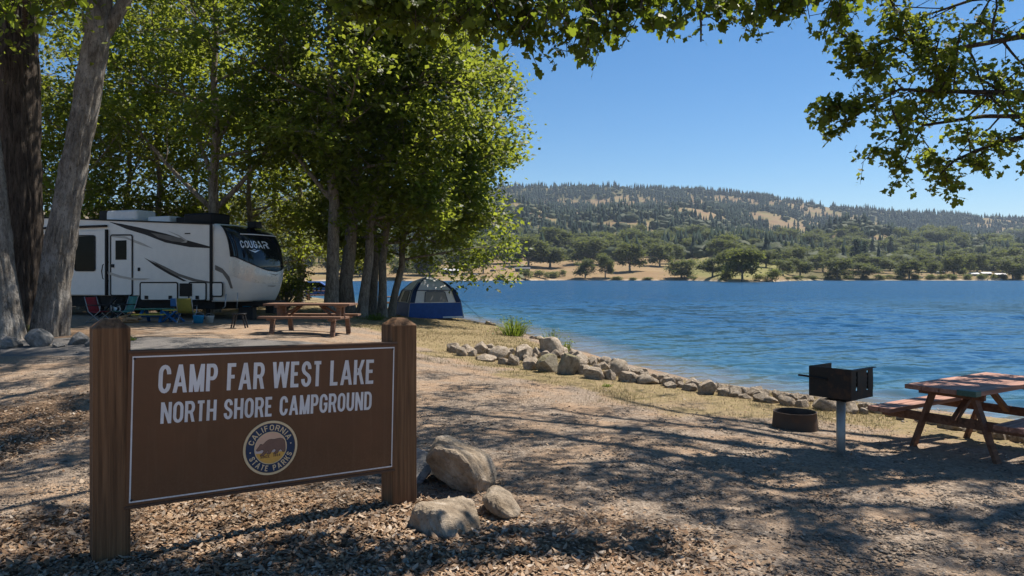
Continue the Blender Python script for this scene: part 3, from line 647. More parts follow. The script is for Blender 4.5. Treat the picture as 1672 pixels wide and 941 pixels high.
for px in np.arange(560, 1400, 12.5):
    prof = np.interp(px, [560, 640, 760, 830, 880, 930, 990, 1010, 1040, 1075, 1115, 1140, 1180, 1230, 1280, 1310, 1345, 1375, 1400], [25, 55, 70, 75, 110, 128, 100, 50, 42, 72, 65, 20, 52, 58, 52, 35, 62, 72, 20])
    Y = float(np.interp(px, [560, 1400], [5.45, 6.5]))+rg.normal()*.22; ye = prof*(.60+.42*rg.random())
    spray(T, P(px-10+rg.normal()*8, -58, Y), P(px+rg.normal()*8, ye-8, Y), 6, 14 if px < 1010 else 10, .08)
for px in np.arange(600, 1010, 20):
    Y = 5.6+rg.normal()*.3; spray(T, P(px, -60, Y), P(px+rg.normal()*15, 20+rg.random()*40, Y), 4, 6, .1)
for px in (-10, 12, 30, 52, 74, 100, 128, 20, 60): spray(T, P(px, -70, 5.5), P(px+rg.normal()*6, 20*rg.random()+(22 if px < 70 else 4), 5.5), 4, 5, .09)
# canopy: unseen limbs and leaf pads added to shape the clearing's shade
hi = [((-3.6, 5.6, 7.6), 7), ((-4.5, 10, 8.4), 9), ((-7, 7.5, 8.2), 7), ((-8, 2, 8), 6), ((-6.5, 13, 9.3), 9), ((-.8, 12.2, 9.2), 8), ((-3, 10, 8.6), 9), ((-1, 14, 9.4), 9), ((-4, 14, 9.4), 9), ((1.5, 12.5, 9), 9), ((-2.5, 11.6, 8.8), 8), ((.4, 10.6, 8.7), 8), ((-6, 11, 9), 8), ((-5.4, 16.5, 10.2), 9), ((-8, 14, 9.8), 8), ((2.4, 11, 8.9), 8), ((-2.2, 16, 10), 8), ((-6, 14, 9.6), 8), ((-3, 15.5, 10), 8), ((-7, 17, 10.5), 8), ((-4.5, 18.5, 11), 8), ((-1, 18, 11), 8), ((-9, 12, 9.5), 7), ((-8.5, 18, 11), 7), ((-3.6, 11.8, 9.2), 8)]
shade_canopy(T, hi, (-5.7, 2.2, 6.8), -1, 31)
T.finish('overhanging_oak', 'oak with lobed leaves whose boughs hang along the top of the photo', 'leaf_near', 'bark_dark', .070, None, L_LOBED, base=tb, up=.25, droop=.6)

# oak at the right edge
T = Tree(95); rb = (11.4, 9.6, gz1(11.4, 9.6)); 
T.w.tube([(rb[0], rb[1], rb[2]-.2), (rb[0], rb[1], .3), (11.2, 9.6, 2.4), (10.8, 9.5, 4.4), (10.2, 9.6, 6.6)], [.6, .46, .4, .34, .26], 14)
cr = Vector((10.9, 9.5, 4.0))
S = [[cr, P(1800, 190, 9.4), P(1650, 152, 9.2), P(1540, 150, 9.0), P(1440, 146, 8.9), P(1352, 200, 8.8)],
     [cr+Vector((0, 0, .6)), P(1790, 70, 9.6), P(1640, 60, 9.3), P(1510, 84, 9.1), P(1430, 62, 9.0), P(1380, 88, 9)],
     [cr, P(1800, 250, 9.0), P(1690, 215, 8.8), P(1600, 232, 8.7), P(1530, 262, 8.6), P(1505, 285, 8.6)],
     [cr, P(1790, 250, 9.8), P(1690, 190, 9.8), P(1580, 190, 9.6), P(1480, 205, 9.5), P(1450, 262, 9.4)],
     [cr+Vector((0, 0, .8)), P(1780, 0, 9.3), P(1650, -10, 9.2), P(1560, 0, 9.1), P(1470, 30, 9.0)],
     [cr, P(1770, 280, 8.7), P(1700, 262, 8.6), P(1665, 272, 8.5)]]
for i, pl in enumerate(S):
    pl = [pl[0]]+[Vector((p[0]+.21, p[1], p[2])) for p in pl[1:]]; T.limb([Vector(p) for p in pl], .06, .008, [14, 12, 8, 11, 11, 5][i], [.95, .85, .5, .85, .9, .45][i], [17, 17, 13, 15, 17, 10][i], .07, 6, .05, 6, .36)
for (a, b) in (((1352, 195), (1322, 222)), ((1360, 190), (1340, 160)), ((1450, 262), (1436, 300)), ((1505, 285), (1530, 296)), ((1470, 230), (1415, 258)), ((1430, 62), (1440, 22)), ((1400, 130), (1362, 118)), ((1540, 150), (1505, 60)), ((1670, 240), (1655, 288)), ((1380, 88), (1346, 78)), ((1440, 146), (1330, 175)), ((1452, 205), (1382, 268))):
    spray(T, P(a[0]+30, a[1], 8.9), P(b[0]+24, b[1], 8.9), 7, 13, .085)
shade_canopy(T, [((6.0, 9.2, 8.4), 9), ((7.0, 13, 8.8), 9), ((8.2, 6.0, 8.2), 8), ((5.2, 12.2, 9.0), 9), ((12.5, 6, 8.6), 7), ((14, 11, 8.8), 7), ((4.4, 10.6, 8.9), 9), ((6, 11.6, 8.9), 9), ((5, 14.4, 9.6), 9), ((3.4, 12.8, 9.3), 9), ((2.6, 14.6, 9.8), 8), ((6.5, 16, 10.2), 8)], (10.3, 9.6, 6.2), 1, 32)  # unseen limbs and leaf pads added to shade the right of the clearing
T.finish('shoreline_oak', 'oak at the right edge, its leafy boughs spreading over the lake view', 'leaf_grove', 'bark_dark', .070, None, L_LOBED, base=rb, up=.3, droop=.3)
# ---------------------------------------------------------------- stroke lettering
def arc(cx, cy, rx, ry, a0, a1, n=10):
    return [(cx+rx*math.cos(R(a0+(a1-a0)*i/n)), cy+ry*math.sin(R(a0+(a1-a0)*i/n))) for i in range(n+1)]
GL = {
 'A': (1.0, [('H', (.06, 0), (.5, 1)), ('H', (.94, 0), (.5, 1)), ('L', [(.2, .26), (.8, .26)])]),
 'C': (.84, [('L', [(1, .69)]+arc(.5, .72, .5, .28, 0, 180)[0:]+arc(.5, .28, .5, .28, 180, 360)+[(1, .31)])]),
 'D': (.88, [('L', [(0, -.1), (0, 1.1)]), ('L', [(0, 1)]+arc(.5, .72, .5, .28, 90, 0)+arc(.5, .28, .5, .28, 0, -90)+[(0, 0)])]),
 'E': (.76, [('L', [(0, -.1), (0, 1.1)]), ('L', [(0, 1), (1.1, 1)]), ('L', [(0, .52), (.92, .52)]), ('L', [(0, 0), (1.1, 0)])]),
 'F': (.74, [('L', [(0, -.1), (0, 1.1)]), ('L', [(0, 1), (1.1, 1)]), ('L', [(0, .50), (.92, .50)])]),
 'G': (.88, [('L', [(1, .69)]+arc(.5, .72, .5, .28, 0, 180)+arc(.5, .28, .5, .28, 180, 360)+[(1, .46), (.55, .46)])]),
 'H': (.88, [('L', [(0, -.1), (0, 1.1)]), ('L', [(1, -.1), (1, 1.1)]), ('L', [(0, .5), (1, .5)])]),
 'I': (.22, [('L', [(.5, -.1), (.5, 1.1)])]),
 'K': (.90, [('L', [(0, -.1), (0, 1.1)]), ('H', (.12, 0), (.95, 1), .38, 1), ('H', (.98, 0), (.28, 1), 0, .66)]),
 'L': (.72, [('L', [(0, -.1), (0, 1.1)]), ('L', [(0, 0), (1.1, 0)])]),
 'M': (1.06, [('L', [(0, -.1), (0, 1.1)]), ('L', [(1, -.1), (1, 1.1)]), ('H', (.5, 0), (.04, 1)), ('H', (.5, 0), (.96, 1))]),
 'N': (.92, [('L', [(0, -.1), (0, 1.1)]), ('L', [(1, -.1), (1, 1.1)]), ('H', (.96, 0), (.04, 1))]),
 'O': (.88, [('C', arc(.5, .72, .5, .28, 0, 180)+arc(.5, .28, .5, .28, 180, 360))]),
 'P': (.82, [('L', [(0, -.1), (0, 1.1)]), ('L', [(0, 1)]+arc(.62, .73, .38, .27, 90, -90)+[(0, .46)])]),
 'R': (.88, [('L', [(0, -.1), (0, 1.1)]), ('L', [(0, 1)]+arc(.6, .735, .38, .265, 90, -90)+[(0, .47)]), ('H', (1.0, 0), (.35, 1), 0, .5)]),
 'S': (.84, [('L', [(.98, .72)]+arc(.5, .755, .48, .245, 10, 200)+[(.22, .57), (.78, .43)]+arc(.5, .245, .5, .245, 20, -170)+[(.0, .28)])]),
 'T': (.78, [('L', [(.5, -.1), (.5, 1)]), ('L', [(-.1, 1), (1.1, 1)])]),
 'U': (.88, [('L', [(0, 1.1)]+arc(.5, .28, .5, .28, 180, 360)+[(1, 1.1)])]),
 'W': (1.36, [('H', (.25, 0), (.02, 1)), ('H', (.25, 0), (.5, 1)), ('H', (.75, 0), (.5, 1)), ('H', (.75, 0), (.98, 1))]),
 '1': (.4, [('L', [(.6, -.1), (.6, 1.1)]), ('L', [(.6, 1), (0, .8)])]),
 '8': (.8, [('C', arc(.5, .76, .44, .24, 0, 360, 14)[:-1]), ('C', arc(.5, .26, .5, .26, 0, 360, 14)[:-1])]),
 '6': (.8, [('C', arc(.5, .3, .5, .3, 0, 360, 14)[:-1]), ('L', arc(.5, .6, .5, .4, 180, 40, 8))]),
 '4': (.85, [('L', [(.7, -.1), (.7, 1.1)]), ('L', [(.7, 1), (0, .3), (1, .3)])]),
}
def ribbon(pts, w, closed=False):
    n = len(pts); V = []; P2 = [Vector(p) for p in pts]
    cl = []
    for p in P2:
        if not cl or (p-cl[-1]).length > 1e-5: cl.append(p)
    P2 = cl; n = len(P2)
    for i in range(n):
        a = P2[i-1] if (i or closed) else None; b = P2[(i+1) % n] if (i < n-1 or closed) else None
        d0 = (P2[i]-a).normalized() if a is not None else None; d1 = (b-P2[i]).normalized() if b is not None else None
        if d0 is None: nn = Vector((-d1.y, d1.x)); m = 1
        elif d1 is None: nn = Vector((-d0.y, d0.x)); m = 1
        else:
            n0 = Vector((-d0.y, d0.x)); n1 = Vector((-d1.y, d1.x)); nn = n0+n1
            nn = nn.normalized() if nn.length > 1e-6 else n0; m = min(1/max(nn.dot(n0), .3), 2)
        V += [P2[i]+nn*w/2*m, P2[i]-nn*w/2*m]
    F = [(2*i, 2*i+1, 2*((i+1) % n)+1, 2*((i+1) % n)) for i in range(n if closed else n-1)]
    return V, F
def letter(mb, ch, W, H, t, place, lift):
    """one letter in a W x H box; place(u, v, w) gives the 3d point"""
    for q, st in enumerate(GL[ch][1]):
        z = lift+q*.0004
        fx = lambda x: t/2+x*(W-t)
        fy = lambda y: t/2+min(max(y, -.0), 1.)*(H-t) if 0 <= y <= 1 else (0 if y < 0 else H)
        if st[0] == 'H':
            (x0, y0), (x1, y1) = st[1], st[2]; ax = x0*W; bx = x1*W; ax = min(max(ax, t*.5), W-t*.5); bx = min(max(bx, t*.5), W-t*.5)
            ln = math.hypot(bx-ax, H); hw = t/2*ln/H*.96; ya, yb = (st[3], st[4]) if len(st) > 3 else (0, 1)
            qa = ax+(bx-ax)*ya; qb = ax+(bx-ax)*yb
            V = [(qa-hw, ya*H), (qa+hw, ya*H), (qb+hw, yb*H), (qb-hw, yb*H)]; F = [(0, 1, 2, 3)]
        else:
            V, F = ribbon([(fx(x), fy(y)) for x, y in st[1]], t, st[0] == 'C')
        mb.add([place(p[0], p[1], z) for p in V], F)
def word(mb, s, u0, u1, v0, H, t, place, lift, gap=.30):
    tot = sum(GL[c][0] for c in s if c != ' ')+gap*.5*(len(s)-1); k = (u1-u0)/tot; u = u0
    for c in s:
        if c == ' ': u += .5*k; continue
        W = GL[c][0]*k; letter(mb, c, W, H, t, lambda a, b, z, u=u: place(u+a, v0+b, z), lift); u += W+gap*.5*k

# ---------------------------------------------------------------- campground sign
def make_sign():
    P0 = Vector((-2.43, 4.50, 0)); P1 = Vector((-.86, 5.60, 0)); d = (P1-P0).normalized(); n = Vector((d.y, -d.x, 0)); O = P0+n*.10
    root = thing('campground_sign', 'wide brown campground sign with white lettering between two dark wooden posts', 'sign', tuple(P0.lerp(P1, .5)), math.atan2(d.y, d.x))
    L = (P1-P0).length; o0 = -L/2                                  # local x along the sign, local -y to the front, z up
    def loc(u, v, w=0.): return (u+o0, -.10-w, v)                 # w: distance in front of the posts' front face
    for i, (u, zt) in enumerate(((-.028, 1.44), (1.915, 1.385))):
        b = MB(); w = .20; x = u+o0; h = w/2; lo = -.3
        ring = [(-h, -h), (h, -h), (h, h), (-h, h)]
        V = [(x+a, b_, z) for z in (lo, zt) for a, b_ in ring]+[(x+a*.42, b_*.42, zt+.052) for a, b_ in ring]
        F = [(3, 2, 1, 0)]+[(k*4+j, k*4+(j+1) % 4, k*4+4+(j+1) % 4, k*4+4+j) for k in (0, 1) for j in range(4)]+[(8, 9, 10, 11)]
        b.add(V, F); o = b.build('post', M['post_wood'], root, .004, 1)
        o['label'] = ('left wooden sign post with a pyramid top', 'right wooden sign post with a pyramid top')[i]
    tilt = R(-1.25); uc, vc = .945, .803
    def tl(u, v, w=0., extra=0.):
        a = tilt+extra; du, dv = u-uc, v-vc; return loc(uc+du*math.cos(a)-dv*math.sin(a), vc+du*math.sin(a)+dv*math.cos(a), w)
    u0, u1, v0, v1 = .050, 1.838, .340, 1.266
    b = MB(); q = [(u0, v0), (u1, v0), (u1, v1), (u0, v1)]
    b.prism(q, lambda u, v: tl(u, v, -.045), lambda u, v: tl(u, v, .004)); b.build('panel', [M['sign_brown']], root, .003)
    tk = .0175                                                    # raised edges along the top and the foot of the board
    for (a, c, e, g) in ((u0-.004, u1+.004, v1, v1+tk), (u0-.004, u1+.004, v0-tk, v0)):
        b = MB(); b.prism([(a, e), (c, e), (c, g), (a, g)], lambda u, v: tl(u, v, -.048), lambda u, v: tl(u, v, .009))
        b.build('edge_strip', M['sign_edge'], root, .003)
    b = MB(); s = .009; m = .021; a0, a1, c0, c1 = u0+m, u1-m, v0+m*.9, v1-m*.9
    for (a, c, e, g) in ((a0, a1, c1-s, c1), (a0, a1, c0, c0+s), (a0, a0+s, c0+s, c1-s), (a1-s, a1, c0+s, c1-s)):
        b.add([tl(a, e, .0062), tl(c, e, .0062), tl(c, g, .0062), tl(a, g, .0062)], [(0, 1, 2, 3)])
    b.build('border_line', M['sign_white'], root)
    b = MB(); ex = R(-1.1)
    def row(words, v, H, t):
        for s_, a, c in words: word(b, s_, a, c, v, H, t, lambda u, vv, w: tl(u, vv, w, ex), .0062, .26)
    row((('CAMP', .213, .562), ('FAR', .621, .862), ('WEST', .913, 1.258), ('LAKE', 1.318, 1.655)), 1.004-.006, .176, .0240)
    row((('NORTH', .234, .563), ('SHORE', .609, .924), ('CAMPGROUND', .971, 1.641)), .814-.004, .132, .0188)
    b.build('lettering', M['sign_white'], root)
    # round seal
    su, sv, rad = .917, .600, .181
    seal = MB()
    def disc(r0, r1, w, mi, k=48):
        if r0 == 0: seal.add([tl(su+r1*math.cos(2*math.pi*i/k), sv+r1*math.sin(2*math.pi*i/k), w) for i in range(k)], [tuple(range(k))], mi)
        else: seal.add([tl(su+r*math.cos(2*math.pi*i/k), sv+r*math.sin(2*math.pi*i/k), w) for r in (r0, r1) for i in range(k)], [(i, (i+1) % k, k+(i+1) % k, k+i) for i in range(k)], mi)
    k = 48
    seal.add([tl(su+rad*math.cos(2*math.pi*i/k), sv+rad*math.sin(2*math.pi*i/k), w) for w in (.003, .0105) for i in range(k)], [(i, (i+1) % k, k+(i+1) % k, k+i) for i in range(k)], 0)
    disc(.166, rad, .0105, 0); disc(.162, .1665, .0098, 2); disc(.108, .1625, .0102, 1); disc(.1035, .1085, .0108, 0)
    so = seal.build('seal', [M['seal_cream'], M['seal_navy'], M['seal_ink']], root)
    g = MB()
    def chord(y0, y1, mi, w=.0092, r=.104):
        n_ = 14; pts = []
        for i in range(n_+1): y = y0+(y1-y0)*i/n_; pts.append((math.sqrt(max(0, r*r-y*y)), y))
        for i in range(n_, -1, -1): y = y0+(y1-y0)*i/n_; pts.append((-math.sqrt(max(0, r*r-y*y)), y))
        cl = [p for j, p in enumerate(pts) if j == 0 or math.hypot(p[0]-pts[j-1][0], p[1]-pts[j-1][1]) > 1e-5]
        g.add([tl(su+x, sv+y, w) for x, y in cl], [tuple(range(len(cl)))], mi)
    chord(-.1039, -.030, 2); chord(-.030, -.002, 1); chord(-.002, .1039, 0)
    g.build('seal_field', [M['seal_sky'], M['seal_pale'], M['seal_gold']], so)
    bear = [(.098, -.008), (.096, .012), (.092, .040), (.080, .054), (.062, .060), (.040, .058), (.020, .055), (.002, .058), (-.016, .056), (-.032, .046), (-.046, .032), (-.056, .026), (-.064, .031), (-.071, .030), (-.075, .022), (-.082, .012), (-.091, .002), (-.096, -.007), (-.088, -.013), (-.074, -.012), (-.062, -.007), (-.052, -.008), (-.046, -.016), (-.056, -.032), (-.070, -.041), (-.067, -.047), (-.048, -.046), (-.034, -.034), (-.022, -.022), (-.016, -.014), (-.018, -.026), (-.026, -.036), (-.020, -.041), (-.004, -.040), (.004, -.026), (.014, -.012), (.030, -.009), (.034, -.022), (.024, -.034), (.018, -.040), (.036, -.042), (.048, -.036), (.056, -.022), (.066, -.014), (.076, -.024), (.080, -.034), (.092, -.036), (.098, -.026)]
    from mathutils.geometry import tessellate_polygon
    bb = MB(); tri = tessellate_polygon([[Vector((x, y, 0)) for x, y in bear]])
    bb.add([tl(su+x, sv+y, .0104) for x, y in bear], [tuple(t_) for t_ in tri], 0)
    V, F = ribbon(bear, .0032, True); bb.add([tl(su+x, sv+y, .0110) for x, y in V], F, 1)
    bb.build('bear_emblem', [M['seal_bear'], M['seal_ink']], so)
    tx = MB()
    def ringtext(s_, a0, a1, r, H, t, inner):
        ws = [GL[c][0] if c != ' ' else .55 for c in s_]; tot = sum(ws)+.34*(len(s_)-1); kk = (a1-a0)/tot; a = a0
        for c, w_ in zip(s_, ws):
            am = a+w_*kk/2; W = abs(w_*kk)*R(1)*(r)
            if c != ' ':
                if not inner: pl = lambda x, y, z, am=am, W=W: tl(su+(r+y-H/2)*math.cos(R(am))-(x-W/2)*-math.sin(R(am)), sv+(r+y-H/2)*math.sin(R(am))-(x-W/2)*math.cos(R(am)), z)
                else: pl = lambda x, y, z, am=am, W=W: tl(su+(r-y+H/2)*math.cos(R(am))-(x-W/2)*math.sin(R(am)), sv+(r-y+H/2)*math.sin(R(am))+(x-W/2)*math.cos(R(am)), z)
                letter(tx, c, W, H, t, pl, .0112)
            a += (w_+.34)*kk
    ringtext('CALIFORNIA', 166, 22, .136, .038, .0064, False)
    tx.build('lettering', M['seal_cream'], so); tx = MB()
    ringtext('STATE PARKS', 202, 342, .136, .038, .0064, True)
    tx.build('lettering', M['seal_cream'], so)
    for a in (188, 8):
        tx = MB(); x, y = .136*math.cos(R(a)), .136*math.sin(R(a)); tx.add([tl(su+x+.005*math.cos(i), sv+y+.005*math.sin(i), .0112) for i in np.arange(8)*math.pi/4], [tuple(range(8))]); tx.build('dot', M['seal_cream'], so)
    yr = MB(); word(yr, 'SINCE', su-.068, su-.006, sv-.064, .018, .0034, tl, .0104, .4); yr.build('lettering', M['seal_ink'], so); yr = MB(); word(yr, '1864', su+.018, su+.066, sv-.061, .018, .0034, tl, .0104, .4)
    yr.build('lettering', M['seal_ink'], so)
    for u, v in ((u0+.034, v1-.034), (u0+.034, v0+.034), (u1-.034, v1-.034), (u1-.034, v0+.034), (.915, v0+.034)):
        c = MB(); x, y, z = tl(u, v, .005); c.lathe([(.008, 0), (.0075, .003), (.004, .005), (0, .005)], 10)
        c.v = [(x+p[0], y-p[2], z+p[1]) for p in c.v]; c.build('bolt', M['bolt'], root)
make_sign()

# ---------------------------------------------------------------- rocks
def rock_mesh(name, m, seed, cuts=12, sub=4, rough=.075, lo=.48):
    rng = np.random.default_rng(seed); bm = bmesh.new(); bmesh.ops.create_icosphere(bm, subdivisions=sub, radius=1)
    V = np.array([v.co[:] for v in bm.verts])
    for _ in range(cuts):
        n = rng.normal(size=3); n /= np.linalg.norm(n); d = lo+(1-lo)*rng.random()*.75
        s = V@n; V = V-np.maximum(s-d, 0)[:, None]*n*.97
    V = V/np.abs(V).max(0)
    for k, (f, a) in enumerate(((1.6, rough*1.6), (4.5, rough*.8), (11, rough*.35))):
        q = fbm(V[:, 0]*f+V[:, 2]*f*.7+seed, V[:, 1]*f-V[:, 2]*f*.6, seed+k, 2)-.5; V = V*(1+a*q)[:, None]
    for v, p in zip(bm.verts, V): v.co = p
    me = bpy.data.meshes.new(name); bm.to_mesh(me); bm.free(); me.materials.append(m)
    me.polygons.foreach_set('use_smooth', np.ones(len(me.polygons), bool)); me.set_sharp_from_angle(angle=R(26)); return me
def rock_at(me, px, py, wpx, hpx, label, name='rock', group=None, rz=0., depth=.85, sink=.27, tilt=(0, 0)):
    x, y, z = on_ground(px, py); s = y/FOC; w = wpx*s/2; h = hpx*s*1.05
    o = link(name, me); y2 = y+w*depth*.55
    o.location = (x*y2/y, y2, gz1(x*y2/y, y2)+h*(.5-sink)); o.scale = (w*1.06, w*depth, h*(.5+sink)); o.rotation_euler = (tilt[0], tilt[1], rz)
    return tag(o, label, 'rock', group)
def hull_rock(name, label, origin, pts, m, seed, noise=.02, group=None):
    """an angular boulder from corner points (m), subdivided and roughened"""
    bm = bmesh.new()
    for p in pts: bm.verts.new(p)
    bmesh.ops.convex_hull(bm, input=bm.verts)
    bmesh.ops.delete(bm, geom=[v for v in bm.verts if not v.link_faces], context='VERTS')
    bmesh.ops.bevel(bm, geom=bm.edges[:], offset=.012, segments=1, affect='EDGES', profile=.6)
    bmesh.ops.triangulate(bm, faces=bm.faces)
    for _ in range(5):
        e = [k for k in bm.edges if k.calc_length() > .022]
        if not e: break
        bmesh.ops.subdivide_edges(bm, edges=e, cuts=1); bmesh.ops.triangulate(bm, faces=bm.faces)
    bm.normal_update(); V = np.array([v.co[:] for v in bm.verts]); N = np.array([v.normal[:] for v in bm.verts])
    q = (fbm(V[:, 0]*5+V[:, 2]*4+seed, V[:, 1]*5-V[:, 2]*4, seed, 4)-.5)*1.6+(np.abs(fbm(V[:, 0]*11+V[:, 2]*9, V[:, 1]*11-V[:, 2]*8, seed+9, 4)-.5)-.12)*-2.4
    V = V+N*(q*noise)[:, None]
    for v, p in zip(bm.verts, V): v.co = p
    me = bpy.data.meshes.new(name); bm.to_mesh(me); bm.free(); me.materials.append(m)
    me.polygons.foreach_set('use_smooth', np.ones(len(me.polygons), bool)); me.set_sharp_from_angle(angle=R(17))
    o = link(name, me); o.location = origin; return tag(o, label, 'boulder', group)
def ppts(Y0, origin, lst):
    """corner points given as photo column, row and distance"""
    return [Vector(P(a, b, Y))-Vector(origin) for a, b, Y in lst]
GBo = 'boulders beside the sign'
def cp(lst, dz=0.): return [(620+a*.2773, 680+b*.2773, Y+dz) for a, b, Y in lst]
o1 = on_ground(752, 806)
hull_rock('boulder', 'big tan angular boulder, largest of those right of the sign post', o1, ppts(0, o1, cp([
    (268, 250, 5.98), (335, 188, 5.86), (470, 222, 5.74), (528, 292, 5.70), (556, 345, 5.70), (575, 470, 5.80), (430, 425, 5.92), (318, 352, 6.0), (340, 120, 6.30), (402, 113, 6.40), (642, 228, 6.24), (684, 330, 6.14), (672, 388, 6.02), (612, 452, 5.88), (640, 480, 6.5), (360, 320, 6.6)], .08)), M['rock_big'], 3, .024, GBo)
o2 = on_ground(722, 886)
hull_rock('boulder', 'flat topped pale boulder nearest the camera, at the foot of the sign post', o2, ppts(0, o2, cp([
    (150, 685, 5.02), (188, 572, 5.02), (230, 510, 5.08), (330, 488, 5.26), (482, 474, 5.42), (548, 494, 5.30), (342, 562, 4.86), (372, 655, 4.80), (388, 770, 4.80), (584, 610, 5.06), (575, 735, 4.92), (532, 770, 4.85), (560, 700, 5.5), (200, 640, 5.45), (250, 740, 4.95)])), M['rock_big'], 8, .021, GBo)
o3 = on_ground(822, 846)
hull_rock('boulder', 'small cracked boulder leaning against the right of the big tan one', o3, ppts(0, o3, cp([
    (600, 485, 5.35), (642, 410, 5.5), (674, 402, 5.56), (764, 440, 5.5), (834, 552, 5.3), (802, 600, 5.17), (736, 606, 5.15), (640, 556, 5.25), (690, 470, 5.26), (716, 545, 5.14), (800, 560, 5.7), (640, 500, 5.7)])), M['rock_big'], 12, .018, GBo)
o4 = on_ground(684, 770)
hull_rock('boulder', 'weathered grey boulder half hidden behind the right sign post', o4, ppts(0, o4, [
    (640, 772, 6.3), (650, 738, 6.5), (680, 730, 6.6), (704, 742, 6.5), (706, 768, 6.3), (690, 790, 6.2), (660, 790, 6.2), (690, 750, 6.9), (650, 750, 6.9)]), M['rock_grey'], 15, .02, GBo)
RK = [rock_mesh('rock', M[m], s) for s, m in ((1, 'rock_shore'), (2, 'rock_shore'), (3, 'rock_shore'), (4, 'rock_shore'), (5, 'rock_mossy'), (6, 'rock_shore'), (7, 'rock_shore'), (8, 'rock_mossy'))]
RG = [rock_mesh('rock', M['rock_grey'], 30+s, 9, 4, .06) for s in range(3)]
GT = 'stones round the foot of the big oaks'
for i, (px, py, w, h, lb) in enumerate(((64, 567, 42, 28, 'round pale stone between the feet of the two pale oak trunks'), (126, 563, 36, 20, 'stone right of the leaning oak trunk beside the left sign post'), (18, 569, 40, 18, 'low flat stone in front of the oak at the left photo edge'), (148, 566, 16, 10, 'small stone touching the left sign post top'), (96, 568, 22, 8, 'small flat stone in front of the leaning oak trunk'))):
    rock_at(RG[i % 3], px, py, w, h, lb, 'stone', GT, rz=i*1.3)
GS = 'rocks of the low rock bank along the lake edge'
c4 = [(185, 450, 70, 45), (245, 470, 90, 60), (330, 475, 80, 50), (390, 455, 110, 80), (430, 510, 160, 50), (540, 500, 180, 90), (560, 535, 80, 40), (640, 545, 100, 70), (715, 505, 160, 100), (770, 580, 150, 85), (825, 480, 90, 70), (915, 595, 180, 115), (920, 480, 160, 130), (1050, 610, 170, 140), (1010, 470, 120, 50), (1045, 430, 70, 40), (1140, 515, 120, 80), (1160, 560, 100, 50), (1150, 610, 130, 60), (1240, 645, 170, 80), (1250, 545, 80, 50), (1320, 575, 90, 50), (1370, 650, 90, 75), (1440, 625, 160, 110), (1510, 670, 160, 60), (1580, 640, 120, 70), (1640, 680, 100, 40), (780, 340, 40, 25), (845, 350, 80, 30), (930, 380, 150, 40), (450, 235, 50, 25), (490, 240, 40, 20)]
lb4 = {0: 'small pale rock at the far left tip of the rock bank', 1: 'white topped rock second from the left tip of the rock bank', 3: 'darkest rock standing up near the left end of the rock bank', 5: 'broad white topped rock in the left part of the rock bank', 8: 'large dark sided rock in the middle of the rock bank', 9: 'rounded grey rock on the front edge of the bank beside the mossy ones', 11: 'low dark fronted rock with yellow moss on its top', 12: 'highest rock of the bank, brown and ridged, below the green weeds', 13: 'tall pale green mossy rock in the front of the rock bank', 16: 'brown rock above the water right of the mossy rocks', 19: 'long white rock with dark hollows in front of the bank', 23: 'big rounded tan boulder at the right end of the tall rock heap', 22: 'dark hollow rock just left of the big rounded tan boulder', 24: 'low tan rock in front of the big rounded tan boulder', 25: 'pointed tan rock just right of the big rounded tan boulder', 29: 'flat dark rock behind the bank at the foot of the right hand weeds', 30: 'small pale rock at the water edge just left of the bushy weeds'}
k = 0
for i, (cx, cy, w, h) in enumerate(c4):
    me = RK[4] if i == 11 else RK[7] if i == 13 else RK[(0, 1, 2, 3, 5, 6)[i % 6]]
    rock_at(me, 700+cx*.2153, 480+cy*.2153, w*.2153*1.15, h*.2153*1.12, lb4.get(i, 'tan rock wedged among bigger ones in the heaped part of the rock bank'), 'shore_rock', GS, rz=i*2.1, tilt=(.2*math.sin(i*3.), .2*math.cos(i*5.)))
c5 = [(215, 205, 80, 55), (160, 235, 130, 50), (290, 245, 130, 50), (385, 250, 70, 45), (420, 270, 90, 30), (520, 285, 100, 35), (630, 305, 150, 75), (730, 315, 80, 40), (805, 325, 90, 55), (860, 335, 70, 30), (950, 350, 110, 45), (1020, 360, 80, 30), (1110, 375, 110, 55), (1205, 385, 80, 40), (1320, 400, 150, 80), (1490, 420, 100, 55), (1570, 425, 60, 35)]
lb5 = {6: 'broad humped pale rock in the thin rock line, above left of the fire ring', 8: 'dark sided rock right of the broad humped one in the thin line', 10: 'pale low rock at the water edge above the fire ring', 12: 'rock at the water edge just right of the fire ring', 14: 'large pale rock at the water edge just left of the grill post', 15: 'pale rock at the water edge just right of the grill post', 16: 'small rock at the water edge below the left bench of the weathered table'}
for i, (cx, cy, w, h) in enumerate(c5):
    rock_at(RK[(0, 1, 2, 3, 5, 6)[(i*5+1) % 6]], 980+cx*.2751, 560+cy*.2751, w*.2751*1.1, h*.2751*1.1, lb5.get(i, 'low pale rock in the thin line of rocks between the heap and the grill'), 'shore_rock', GS, rz=i*1.7, tilt=(.15*math.sin(i*2.), .15*math.cos(i*4.)))
rr = np.random.default_rng(9)
for i in range(90):
    u = rr.random(); px = 735+u*700; py = np.interp(px, [735, 800, 900, 960, 1040, 1150, 1250, 1435], [578, 590, 602, 612, 624, 640, 654, 676])-rr.random()*np.interp(px, [735, 860, 1000, 1100, 1435], [4, 26, 22, 7, 6]); s = rr.random()
    rock_at(RK[(0, 1, 2, 3, 5, 6)[i % 6]], px, py, 11+18*s, 7+9*s, 'small stone filling a gap in the shore rock line', 'shore_stone', 'small stones between the shore rocks', rz=rr.random()*6)
for i in range(16):
    px = 1440+i*16+rr.normal()*4; py = 676+i*3.4+rr.normal()*2
    rock_at(RK[i % 4], px, py, 16+rr.random()*18, 9+rr.random()*8, 'low stone at the water edge below the weathered picnic table', 'shore_stone', 'stones below the weathered table', rz=rr.random()*6)

